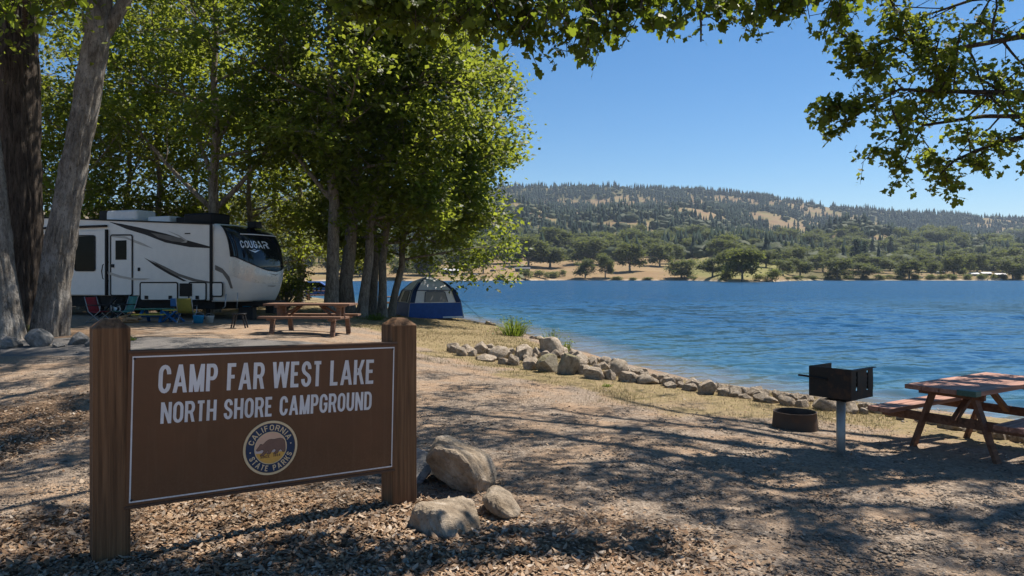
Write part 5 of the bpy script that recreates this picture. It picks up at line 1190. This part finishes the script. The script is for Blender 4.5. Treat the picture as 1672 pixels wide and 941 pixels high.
weed(926, 575, 22, 26, 'sparse green weed at the right edge of the tall weed clump', 3, 40)
weed(56, 545, 24, 24, 'green weed sprouting between the feet of the oak trunks', 4, 50, grp='weeds at the feet of the oaks')
weed(106, 547, 14, 14, 'small green weed at the right foot of the leaning oak trunk', 5, 30, grp='weeds at the feet of the oaks')
weed(612, 523, 44, 14, 'dark green weeds round the feet of the grove trunks', 6, 90, grp='weeds at the feet of the oaks')
weed(216, 556, 16, 8, 'small green tuft behind the left sign post', 7, 40, grp='weeds at the feet of the oaks')
weed(992, 632, 16, 7, 'low green tuft on the dry grass below the big rounded boulder', 8, 40)

# ---------------------------------------------------------------- far shore
def oak_proto(seed, leafm, H=1., wide=1., k=150, spread=1.0):
    """unit oak: 1 wide, 1 tall"""
    rng = np.random.default_rng(seed); C = []
    nb = 26
    for q in range(nb):
        a = rng.random()*6.283; r = math.sqrt(rng.random())*.40; zc = .22+.63*rng.random(); lim = math.sqrt(max(.03, 1-((zc-.46)/.58)**2)); r = min(r, .40*lim)
        c = np.array([math.cos(a)*r, math.sin(a)*r, zc]); C.append(c+rng.normal(size=(k, 3))*np.array([.082, .082, .062])*rng.uniform(.7, 1.25))
    C = np.concatenate(C); cr = leaves_mesh('crown', C, .062, M[leafm], rng, L_QUAD, .7)
    b = MB(); b.tube([(0, 0, -.06), (.01, 0, .15), (.0, .01, .36), (.02, 0, .6)], [.038, .028, .022, .008], 7)
    for q in range(5):
        a = q*1.256+rng.random(); b.tube([(0, 0, .22), (math.cos(a)*.14, math.sin(a)*.14, .36), (math.cos(a)*.30, math.sin(a)*.30, .50)], [.018, .012, .005], 5)
    return b.mesh('trunk', M['bark_grey']), cr
OP = [oak_proto(s, 'leaf_far') for s in (1, 2, 3, 4)]; OW = oak_proto(7, 'leaf_willow', k=200)
def conifer_proto(seed):
    rng = np.random.default_rng(seed); C = []
    for q in range(22):
        f = q/21; z = .10+.88*f; r = .30*(1-f)**.85+.012
        for j in range(int(9*(1-f))+3):
            a = rng.random()*6.283; rr = r*(.35+.65*rng.random()); C.append(np.array([math.cos(a)*rr, math.sin(a)*rr, z-.10*rr])+rng.normal(size=(14, 3))*np.array([.035, .035, .018]))
    cr = leaves_mesh('crown', np.concatenate(C), .055, M['leaf_conifer'], rng, L_QUAD, .5, droop=.5)
    b = MB(); b.tube([(0, 0, -.04), (0, 0, .3), (0, 0, .9)], [.022, .016, .004], 6); return b.mesh('trunk', M['bark_grey']), cr
CP = [conifer_proto(s) for s in (1, 2, 3)]
def bush_proto(seed):
    rng = np.random.default_rng(seed); C = []
    for q in range(12):
        a = rng.random()*6.283; r = rng.random()*.38; C.append(np.array([math.cos(a)*r, math.sin(a)*r, .15+.55*rng.random()*(1-r)])+rng.normal(size=(90, 3))*.11)
    C = np.concatenate(C); C[:, 2] = np.abs(C[:, 2]); cr = leaves_mesh('crown', C, .09, M['leaf_willow'], rng, L_QUAD, .6)
    b = MB(); b.tube([(0, 0, -.05), (0, 0, .3)], [.03, .01], 5); return b.mesh('trunk', M['bark_grey']), cr
BP = [bush_proto(s) for s in (1, 2)]
TAKEN = []
def far_tree(proto, px, py, wpx, hpx, name, label, cat, group, seed=0):
    if name == 'oak_tree': wpx *= 1.22; hpx *= 1.16
    x, y, z = far_at(px, py); s = y/FOC; rg_ = random.Random(seed*7+int(px)); t = thing(name, label, cat, (x, y, z), rg_.random()*6.28, group)
    for part, me in zip(('trunk', 'crown'), proto): o = link(part, me, t)
    t.scale = (wpx*s, wpx*s, hpx*s); TAKEN.append((px, py, wpx)); return t
def x7(a): return 720+a*.2871
def y7(a): return 280+a*.2871
def x8(a): return 1180+a*.2943
def y8(a): return 290+a*.2943
GO = 'oaks on the far shore'
oaks7 = [(1075, 570, 150, 140, 'spreading oak standing alone on the dry slope left of the green meadow'), (1245, 540, 120, 115, 'round oak at the left end of the green far meadow'), (1330, 525, 90, 105, 'oak in the middle of the green far meadow'), (820, 610, 100, 95, 'small round oak close to the far waterline, the left one of two'), (935, 605, 90, 115, 'upright oak close to the far waterline, just right of the small round one'),
 (1370, 610, 150, 95, 'broad low oak on the far waterline below the green meadow'), (1545, 600, 130, 100, 'oak on the far waterline just left of the wooded point'), (500, 545, 160, 150, 'large dark oak left of the dry slope, above the far shore bushes'), (620, 550, 170, 125, 'broad oak beside the large dark one above the far shore bushes'), (845, 530, 170, 130, 'broad dark oak on the upper edge of the dry slope'),
 (965, 492, 130, 125, 'oak at the top of the dry slope'), (645, 480, 150, 140, 'tall oak behind the broad ones left of the dry slope'), (780, 480, 130, 115, 'oak behind the broad dark one on the dry slope'), (1060, 460, 120, 110, 'dark oak behind the lone spreading oak'), (1150, 470, 100, 110, 'oak behind the left end of the green meadow'), (360, 525, 115, 100, 'round oak behind the far camp, above the right hand side of the tent'), (240, 580, 105, 140, 'tall oak at the far camp nearest the grove leaves'), (150, 560, 110, 110, 'oak at the far camp just right of the low grove leaves'),
 (1620, 490, 150, 95, 'broad oak behind the right end of the green meadow'), (1640, 590, 110, 130, 'oak behind the wooded point'), (60, 560, 110, 110, 'far camp oak seen through the low grove leaves'), (700, 470, 110, 100, None), (1440, 440, 110, 70, None), (1540, 430, 110, 75, None), (1260, 440, 110, 80, None), (300, 470, 120, 95, None), (430, 460, 120, 90, None), (200, 470, 120, 90, None), (540, 450, 120, 85, None), (880, 440, 110, 85, None), (1360, 435, 110, 70, None), (1630, 440, 120, 80, None)]
for i, (a, b, w, h, lb) in enumerate(oaks7): far_tree(OP[i % 4], x7(a), y7(b), w*.2871*1.08, h*.2871*1.05, 'oak_tree', lb or 'dark oak of the row along the top of the far meadow and slope', 'tree', GO if lb else 'oaks along the top of the far slope', i)
oaks8 = [(635, 565, 130, 105, 'dark round oak on the far waterline, the first right of the sandy strip'), (780, 565, 125, 82, 'low broad oak on the far waterline beside the dark round one'), (555, 525, 110, 92, 'brownish oak behind the far sandy strip'), (430, 550, 120, 90, 'oak on the far shore right of the wooded point'), (335, 545, 95, 78, 'small oak just right of the wooded point bush'), (870, 530, 125, 82, 'oak behind the low broad one on the far shore'), (1035, 565, 125, 92, 'pale green oak on the far waterline left of the cabins'), (1160, 550, 75, 85, 'narrow oak on the far shore left of the cabins'), (1280, 555, 105, 108, 'dark oak on the far shore beside the left cabin'), (1345, 545, 85, 100, 'dark oak between the far cabins'), (1410, 530, 95, 92, 'oak behind the far cabins'), (1610, 570, 125, 98, 'round oak on the far waterline near the right edge of the photo'), (1570, 520, 155, 110, 'large oak behind the last far cabin'), (1490, 510, 85, 82, None), (1250, 470, 115, 80, None), (1390, 455, 120, 66, None), (1120, 470, 110, 70, None), (1000, 500, 110, 70, None), (930, 520, 90, 60, None), (640, 470, 110, 70, None), (240, 500, 110, 80, None), (130, 470, 110, 85, None), (480, 480, 110, 60, None), (1480, 450, 120, 70, None), (1600, 450, 120, 70, None), (720, 500, 100, 60, None), (300, 470, 110, 60, None), (1180, 500, 110, 60, None), (1690, 540, 120, 90, None), (1780, 560, 130, 95, None)]
for i, (a, b, w, h, lb) in enumerate(oaks8): far_tree(OP[(i+1) % 4], x8(a), y8(b), w*.2943*1.08, h*.2943*1.05, 'oak_tree', lb or 'dark oak in the wooded belt behind the right hand far shore', 'tree', GO if lb else 'oaks of the belt behind the right far shore', i)
far_tree(OW, x8(110), y8(577), 215*.2943, 195*.2943, 'willow_tree', 'large light green willow on the wooded point reaching into the lake', 'tree', None, 3)
for i, (a, b, w, h, lb) in enumerate([(275, 580, 115, 82, 'yellow green bush at the right tip of the wooded point'), (20, 580, 100, 90, 'bush at the left foot of the willow on the point'), (205, 580, 80, 45, 'low bush between the willow and the tip of the point')]): far_tree(BP[i % 2], x8(a), y8(b)+.5, w*.2943, h*.2943, 'bush', lb, 'bush', 'bushes on the wooded point', i)
for i, (a, b, w, h) in enumerate([(480, 612, 85, 65), (340, 615, 75, 38), (560, 604, 110, 50), (640, 604, 110, 45), (690, 600, 50, 50), (1000, 622, 90, 26), (240, 617, 45, 30), (1180, 622, 80, 20), (1440, 616, 70, 22), (1090, 624, 60, 18), (180, 612, 40, 26)]):
    far_tree(BP[i % 2], x7(a), y7(b), w*.2871, h*.2871, 'bush', ['rounded bush on the far waterline left of a wide bush band', 'low bush on the far shore in front of the camp vehicles'][i] if i < 2 else 'low bush along the far waterline below the dry slope', 'bush', 'bushes on the far waterline', i)
for i, (a, b, w, h) in enumerate([(455, 440, 62, 95), (350, 470, 52, 100), (740, 505, 90, 150), (785, 500, 70, 130), (930, 465, 62, 122), (1150, 420, 48, 75), (1010, 462, 42, 62), (310, 480, 48, 80), (830, 460, 48, 105), (1078, 440, 55, 88), (540, 420, 60, 80), (600, 400, 60, 70), (690, 430, 60, 85), (1500, 430, 50, 70), (1640, 420, 60, 80)]):
    far_tree(CP[i % 3], x8(a), y8(b), w*.2943*1.7, h*.2943*1.1, 'pine_tree', ['dark pine above the oaks right of the wooded point', None, 'tallest dark pine of the far shore, left of the bare orange slope', None, 'pine in front of the bare orange slope'][i] if i in (0, 2, 4) else 'dark pine rising from the far shore woods', 'tree', 'pines of the far shore woods', i)
for i, (a, b, w, h) in enumerate([(755, 420, 70, 100), (950, 400, 60, 75), (1310, 420, 60, 95), (520, 440, 60, 90), (230, 430, 60, 90), (70, 440, 60, 90)]):
    far_tree(CP[i % 3], x7(a), y7(b), w*.2871*1.6, h*.2871*1.1, 'pine_tree', 'dark pine rising from the far shore woods', 'tree', 'pines of the far shore woods', i+20)
for i in range(34):
    px = 1285+i*12+6*math.sin(i*2.7); far_tree(BP[i % 2], px, 457.3-(i*7 % 5)*.5, 12+9*abs(math.sin(i*1.9)), 6+5*abs(math.sin(i*3.1)), 'bush', 'low bush or reed clump on the right far waterline', 'bush', 'bushes along the right far waterline', i+40)
# woods along the left part of the far shore, seen under the grove
rg_ = np.random.default_rng(17)
for i in range(26):
    px = 395+rg_.random()*350; py = 455-rg_.random()*30
    far_tree(OP[i % 4], px, py, 34+16*rg_.random(), 26+12*rg_.random(), 'oak_tree', 'oak of the far left shore seen between the grove trunks', 'tree', 'oaks of the far left shore', i+60)

fi = 0
while fi < 120:
    px = 735+rg_.random()*960; py = 398+rg_.random()*48; p_ = far_at(px, py); d_ = p_[1]-float(far_base(px))
    if float(far_meadow(np.array([px]), np.array([p_[1]]))[0]) > .25 and px < 1285: fi += .2; continue
    if px < 1285 and py > 424 and rg_.random() < .93: fi += .1; continue
    if px > 1285 and py > 446: continue
    if float(far_open(np.array([px]), np.array([p_[1]]))[0]) > .5 and p_[1] > 700: fi += .1; continue
    far_tree((OP+[OW])[int(rg_.random()*5)] if py > 415 else OP[int(fi) % 4], px, py, 26+14*rg_.random(), 20+11*rg_.random(), 'oak_tree', 'oak in the dense belt of trees between the far shore and the hills', 'tree', 'oaks of the belt between far shore and hills', int(fi)+200); fi += 1
def cabin(px, py, wpx, hpx, label, wall, roof, name='cabin', cat='cabin', rz=0.):
    x, y, z = far_at(px, py); s = y/FOC; w, h = wpx*s, hpx*s; d = w*.6; t = thing(name, label, cat, (x, y, z-.2), rz, 'cabins and trailers on the far shore')
    b = MB(); b.box((0, 0, h*.32), (w, d, h*.64)); b.build('wall', M[wall], t)
    b = MB(); b.prism([(-d*.62, h*.64), (d*.62, h*.64), (0, h)], lambda u, v: (-w*.54, u, v), lambda u, v: (w*.54, u, v)); b.build('roof', M[roof], t)
    for q in (-.3, .28):
        b = MB(); b.box((w*q, -d/2-.03, h*.36), (w*.16, .06, h*.26)); b.build('window', M['dark_glass'], t)
cabin(735, 448, 26, 10, 'dark cabin with a pale roof on the far shore right above the tent', 'wall_dark', 'roof_pale')
cabin(853, 444, 24, 8, 'long dark blue camper on the dry far slope under the large dark oak', 'wall_dark', 'wall_dark')
cabin(1535, 447, 12, 5, 'small white roofed cabin at the far shore, leftmost of the cabins at right', 'wall_pale', 'roof_pale')
cabin(1590, 451, 13, 6, 'white roofed cabin on the far shore behind the little dock', 'wall_dark', 'roof_pale')
cabin(1609, 450, 15, 6, 'longer white roofed cabin right of the one behind the little dock', 'wall_dark', 'roof_pale')
cabin(1632, 452, 16, 6, 'rust red fronted cabin on the far shore near the right photo edge', 'wall_rust', 'roof_pale')
def far_car(px, py, label, m='car_white', L=4.6):
    x, y, z = far_at(px, py); t = thing('parked_car', label, 'car', (x, y, z), 0, 'vehicles parked on the far shore'); b = MB()
    b.prism([(-L/2, .35), (L/2, .35), (L/2, .95), (L*.30, 1.05), (L*.12, 1.6), (-L*.30, 1.6), (-L*.44, 1.05), (-L/2, .95)], lambda u, v: (u, -.9, v), lambda u, v: (u, .9, v)); b.build('body', M[m], t, .05)
    b = MB(); b.prism([(L*.25, 1.07), (L*.11, 1.53), (-L*.28, 1.53), (-L*.39, 1.07)], lambda u, v: (u, -.915, v), lambda u, v: (u, .915, v)); b.build('window', M['dark_glass'], t)
    for q in (-.3, .3):
        for s in (-1, 1):
            b = MB(); b.lathe([(0, -.11), (.34, -.11), (.34, .11), (0, .11)], 14); b.v = [(L*q+p[0], s*.8+p[2], .34+p[1]) for p in b.v]; b.build('wheel', M['tyre'], t)
far_car(741, 450, 'white car parked beside the dark far cabin above the tent'); far_car(758, 451, 'dark blue car parked right of the dark far cabin', 'car_blue'); far_car(805, 444, 'dark car on the dry far slope left of the pale one', 'car_blue'); far_car(822, 442, 'pale car parked on the dry far slope above the shore bushes'); far_car(775, 450, 'white car parked in shade under the far camp oak'); far_car(1501, 455, 'white car parked at the far waterline below the pale green oak')
far_car(1660, 450, 'white car at the right end of the far cabins')
def near_car():
    x, y = (514-CX)/FOC*66, 66; t = thing('parked_car', 'blue car parked by the water beyond the brown picnic table', 'car', (x, y, gz1(x, y)), R(10)); L = 4.4; b = MB()
    b.prism([(-L/2, .35), (L/2, .35), (L/2, .95), (L*.30, 1.05), (L*.12, 1.55), (-L*.30, 1.55), (-L*.44, 1.05), (-L/2, .95)], lambda u, v: (u, -.9, v), lambda u, v: (u, .9, v)); b.build('body', M['tent_blue'], t, .05)
    b = MB(); b.prism([(L*.25, 1.07), (L*.11, 1.5), (-L*.28, 1.5), (-L*.39, 1.07)], lambda u, v: (u, -.915, v), lambda u, v: (u, .915, v)); b.build('window', M['dark_glass'], t)
    for q in (-.3, .3):
        for s in (-1, 1):
            b = MB(); b.lathe([(0, -.11), (.34, -.11), (.34, .11), (0, .11)], 14); b.v = [(L*q+p[0], s*.8+p[2], .34+p[1]) for p in b.v]; b.build('wheel', M['tyre'], t)
near_car()
def dock():
    x, y, z = (1614-CX)/FOC*478, 478, WATER; t = thing('boat_dock', 'low pale wooden dock on the far shore in front of the cabins', 'dock', (x, y, z)); b = MB(); b.box((0, 0, .9), (16, 3, .3)); b.build('deck', M['dock_wood'], t)
    for i in range(6):
        b = MB(); b.box((-7.5+3*i, -1.3, .2), (.3, .3, 1.8)); b.build('pile', M['dock_wood'], t)
dock()

# ---------------------------------------------------------------- woods on the hills: one mass of small trees
def hill_woods():
    rng = np.random.default_rng(23); N = 90000
    px = rng.uniform(330, 1830, N); D = np.sqrt(rng.uniform(640**2, 2720**2, N)); s = D-far_base(px)
    X = (px-CX)/FOC*D; n = fbm(X*.012, D*.009, 61, 3); op = far_open(px, D)
    dens = .37*(1-.94*op)*(.35+1.3*sstep(.40, .60, n))*np.interp(D, [640, 900, 1400, 2300, 2720], [.9, .9, .75, 1.0, 1.0])
    dens *= 1-.97*far_meadow(px, D); dens = np.where(s < 190, 0, dens); dens = np.where((D < 900) & (px > 700) & (px < 1160) & (s < 260), dens*.4, dens)
    dens = np.maximum(dens, .05*(D > 800)); dens = dens*(.45+1.1*sstep(.38, .58, fbm(X*.02+7, D*.014, 67, 3))); keep = rng.random(N) < dens; px, D, X = px[keep], D[keep], X[keep]; Z = far_z(px, D); n_ = len(px)
    con = rng.random(n_) < np.interp(D, [640, 1000, 1800], [.22, .42, .85])
    # conifer: three ragged skirts; broadleaf: a lumpy ball
    def con_t(k):
        V = []; F = []; r_ = np.random.default_rng(k)
        for z0, z1, rr in ((.08, .50, .17), (.30, .75, .125), (.55, 1.0, .08)):
            b = len(V)
            for j in range(7): a = j*6.283/7+r_.random()*.4; q = rr*(.75+.5*r_.random()); V.append((math.cos(a)*q, math.sin(a)*q, z0+.06*r_.random()))
            V.append((r_.normal()*.01, r_.normal()*.01, z1)); F += [(b+j, b+(j+1) % 7, b+7) for j in range(7)]
        return np.array(V), np.array(F)
    def ball_t(k):
        bm = bmesh.new(); bmesh.ops.create_icosphere(bm, subdivisions=2, radius=.5); r_ = np.random.default_rng(k); V = np.array([v.co[:] for v in bm.verts]); F = np.array([[v.index for v in f.verts] for f in bm.faces]); bm.free()
        V = V*(1+.28*r_.normal(size=len(V)).clip(-1.3, 1.3))[:, None]; V[:, 2] = V[:, 2]*.85+.40; return V, F
    VV = []; FF = []; MI = []; off = 0
    for kind, tf in ((True, con_t), (False, ball_t)):
        for k in range(4):
            V, F = tf(k); sel = np.nonzero((con == kind) & (np.arange(n_) % 4 == k))[0]
            if not len(sel): continue
            h = (rng.uniform(12, 29, len(sel)) if kind else rng.uniform(8, 17, len(sel))); w = h*(rng.uniform(.9, 1.5, len(sel)) if kind else rng.uniform(1.0, 1.6, len(sel))); a = rng.random(len(sel))*6.283
            ca, sa = np.cos(a)[:, None], np.sin(a)[:, None]
            x = (V[None, :, 0]*ca-V[None, :, 1]*sa)*w[:, None]+X[sel][:, None]; y = (V[None, :, 0]*sa+V[None, :, 1]*ca)*w[:, None]+D[sel][:, None]; z = V[None, :, 2]*h[:, None]+Z[sel][:, None]-.4
            VV.append(np.stack([x, y, z], -1).reshape(-1, 3)); FF.append((F[None]+(np.arange(len(sel))*len(V))[:, None, None]+off).reshape(-1, 3)); off += len(sel)*len(V)
            MI.append(np.full(len(FF[-1]), 0 if kind else 1))
    me = np_mesh('hill_woods', np.concatenate(VV), np.concatenate(FF), None, False, [M['leaf_conifer'], M['leaf_far']], np.concatenate(MI))
    tag(link('hill_woods', me), 'dark conifer and oak woods covering the hills beyond the lake', 'woods', None, 'stuff')
    print('woods', n_)
hill_woods()

# ---------------------------------------------------------------- litter, gravel, straw
def scatter(n, x0, x1, y0, y1, w, seed, pw=1.6):
    rng = np.random.default_rng(seed); u = rng.random(n); y = (y0**(-pw+1)+(y1**(-pw+1)-y0**(-pw+1))*u)**(1/(-pw+1)) if pw != 1 else y0*(y1/y0)**u
    x = rng.uniform(x0, x1, n)*(y/y1); k = rng.random(n) < w(x, y); return x[k], y[k], rng
x, y, rng = scatter(430000, -11, 11, 2.6, 12.5, lambda x, y: np.maximum(zones(x, y)[0]*(.35+.65*sstep(.36, .56, fbm(x*1.7, y*1.7, 401, 3))), .014), 3, 1.5)
C = np.stack([x, y, gz(x, y)+.008+.012*rng.random(len(x))], -1); print('litter', len(C))
tag(link('leaf_litter', leaves_mesh('leaf_litter', C, .032, M['dead_leaf'], rng, L_SIX, 1.0, .55, .62)), 'dry curled brown leaves covering the ground round the sign', 'leaf litter', None, 'stuff')
def stones(name, x, y, sz, m, rng, label, cat):
    n = len(x); V0 = np.array([(0, 0, .62), (.9, 0, .05), (.25, .8, 0), (-.75, .5, .08), (-.7, -.55, 0), (.3, -.85, .05), (0, 0, -.4)]); F0 = np.array([(0, 1, 2), (0, 2, 3), (0, 3, 4), (0, 4, 5), (0, 5, 1), (6, 2, 1), (6, 3, 2), (6, 4, 3), (6, 5, 4), (6, 1, 5)])
    s = sz*np.exp(rng.normal(size=n)*.42); a = rng.random(n)*6.283; ca, sa = np.cos(a)[:, None], np.sin(a)[:, None]; J = V0[None]*(1+.22*rng.normal(size=(n, 7, 3)))
    X = (J[:, :, 0]*ca-J[:, :, 1]*sa)*s[:, None]+x[:, None]; Y = (J[:, :, 0]*sa+J[:, :, 1]*ca)*s[:, None]+y[:, None]; Z = J[:, :, 2]*s[:, None]*.8+gz(x, y)[:, None]
    me = np_mesh(name, np.stack([X, Y, Z], -1).reshape(-1, 3), (F0[None]+(np.arange(n)*7)[:, None, None]).reshape(-1, 3), m); tag(link(name, me), label, cat, None, 'stuff')
def gw(x, y): l, g, a, w = zones(x, y); return (1-l*.8)*(1-g*.9)*(1-a*.8)*(.25+.75*sstep(.42, .6, fbm(x*.8, y*.8, 91, 3)))
x, y, rng = scatter(150000, -13, 13, 2.6, 15, gw, 4, 1.7); print('gravel', len(x))
stones('gravel', x, y, .0095, M['pebble'], rng, 'grey and tan gravel scattered over the campground track', 'gravel')
def straw(n, seed, name, m, h, w, label, wfun, x0, x1, y0, y1):
    x, y, rng = scatter(n, x0, x1, y0, y1, wfun, seed, .6); n = len(x); z = gz(x, y); a = rng.random(n)*6.283; hh = h*(.5+rng.random(n)); l = rng.random(n)*1.3
    k = np.clip(y/11, .8, 2.); ww = w*k; dx, dy = np.cos(a), np.sin(a); tx, ty = x+np.cos(a*3)*hh*l, y+np.sin(a*3)*hh*l
    V = np.stack([np.stack([x-dx*ww, y-dy*ww, z-.01], -1), np.stack([x+dx*ww, y+dy*ww, z-.01], -1), np.stack([tx, ty, z+hh], -1)], 1)
    tag(link(name, np_mesh(name, V.reshape(-1, 3), np.arange(n*3).reshape(n, 3), M[m])), label, 'grass', None, 'stuff'); print(name, n)
gf = lambda x, y: zones(x, y)[1]*(.25+.9*sstep(.38, .6, fbm(x*.7, y*.7, 97, 3)))
straw(260000, 5, 'dry_grass', 'straw', .045, .0035, 'short dry yellow grass along the lake bank', gf, -30, 24, 6, 46)
straw(150000, 6, 'green_grass', 'straw_green', .045, .0035, 'sparse green grass in the dry lake bank turf', lambda x, y: zones(x, y)[1]*sstep(.5, .66, fbm(x*.6+5, y*.6, 99, 3)), -30, 24, 6, 46)
b = MB(); rng = np.random.default_rng(8)
for i in range(150):
    u = rng.random(); y = 2.9+5*u**1.3; x = (rng.random()*1.3-.75)*y*.72; a = rng.random()*6.283; L = .07+.22*rng.random()**2; z = gz1(x, y)+.012
    if rng.random() > .25+float(zones(np.array([x]), np.array([y]))[0][0]): continue
    b.tube([(x, y, z), (x+math.cos(a)*L*.5, y+math.sin(a)*L*.5, z+.018), (x+math.cos(a+.25)*L, y+math.sin(a+.25)*L, z)], [.005, .004, .0025], 5)
tag(b.build('twigs', M['twig']), 'thin dry twigs lying among the leaf litter', 'twigs', None, 'stuff')

# ---------------------------------------------------------------- air
v = NT('lake_haze'); v.t.nodes.remove(v.out); out = v.n('ShaderNodeOutputMaterial'); pv = v.n('ShaderNodeVolumePrincipled'); pv.inputs['Color'].default_value = (.62, .76, .95, 1); pv.inputs['Density'].default_value = HAZE; pv.inputs['Anisotropy'].default_value = .2
v.l(pv.outputs[0], out.inputs['Volume'])
b = MB(); b.box((0, 2100, 175), (12400, 5400, 410)); tag(b.build('haze', v.m), 'thin blue summer haze over the lake and hills', 'haze', None, 'stuff')
# ---------------------------------------------------------------- light and camera
w = bpy.data.worlds.new('World'); sc.world = w; w.use_nodes = True; nt = w.node_tree
bg = nt.nodes['Background']; sky = nt.nodes.new('ShaderNodeTexSky'); sky.sky_type = 'NISHITA'; sky.sun_disc = False; sky.sun_elevation = SUN_EL; sky.sun_rotation = SUN_AZ
sky.altitude = 100; sky.air_density = 1.0; sky.dust_density = .0; sky.ozone_density = 4.5
hs = nt.nodes.new('ShaderNodeHueSaturation'); hs.inputs['Saturation'].default_value = 1.25; hs.inputs['Value'].default_value = 1.0; nt.links.new(sky.outputs[0], hs.inputs['Color']); nt.links.new(hs.outputs[0], bg.inputs[0]); bg.inputs[1].default_value = .057
s = bpy.data.lights.new('sun', 'SUN'); s.energy = 4.3; s.angle = R(.53); s.color = (1., .93, .83); so = bpy.data.objects.new('sun', s); COL.objects.link(so)
d = Vector((math.sin(SUN_AZ)*math.cos(SUN_EL), math.cos(SUN_AZ)*math.cos(SUN_EL), math.sin(SUN_EL))); so.rotation_euler = d.to_track_quat('Z', 'Y').to_euler(); so.location = d*60
cam = bpy.data.cameras.new('camera'); co = bpy.data.objects.new('camera', cam); COL.objects.link(co); co.location = (0, 0, CAMH); co.rotation_euler = (R(90), 0, 0)
cam.sensor_width = 36; cam.lens = 36*FOC/1672; cam.shift_y = -(470.5-HOR)/1672; cam.clip_start = .05; cam.clip_end = 20000; sc.camera = co
sc.view_settings.view_transform = 'Standard'; sc.view_settings.look = 'None'; sc.view_settings.exposure = 1.0; sc.view_settings.gamma = 1; sc.view_settings.use_curve_mapping = False
sc.render.engine = 'CYCLES'; c = sc.cycles; c.max_bounces = 8; c.diffuse_bounces = 4; c.glossy_bounces = 3; c.transmission_bounces = 6; c.volume_bounces = 0; c.transparent_max_bounces = 8
c.use_denoising = True; c.caustics_reflective = False; c.caustics_refractive = False; c.sample_clamp_indirect = 6; c.sample_clamp_direct = 5
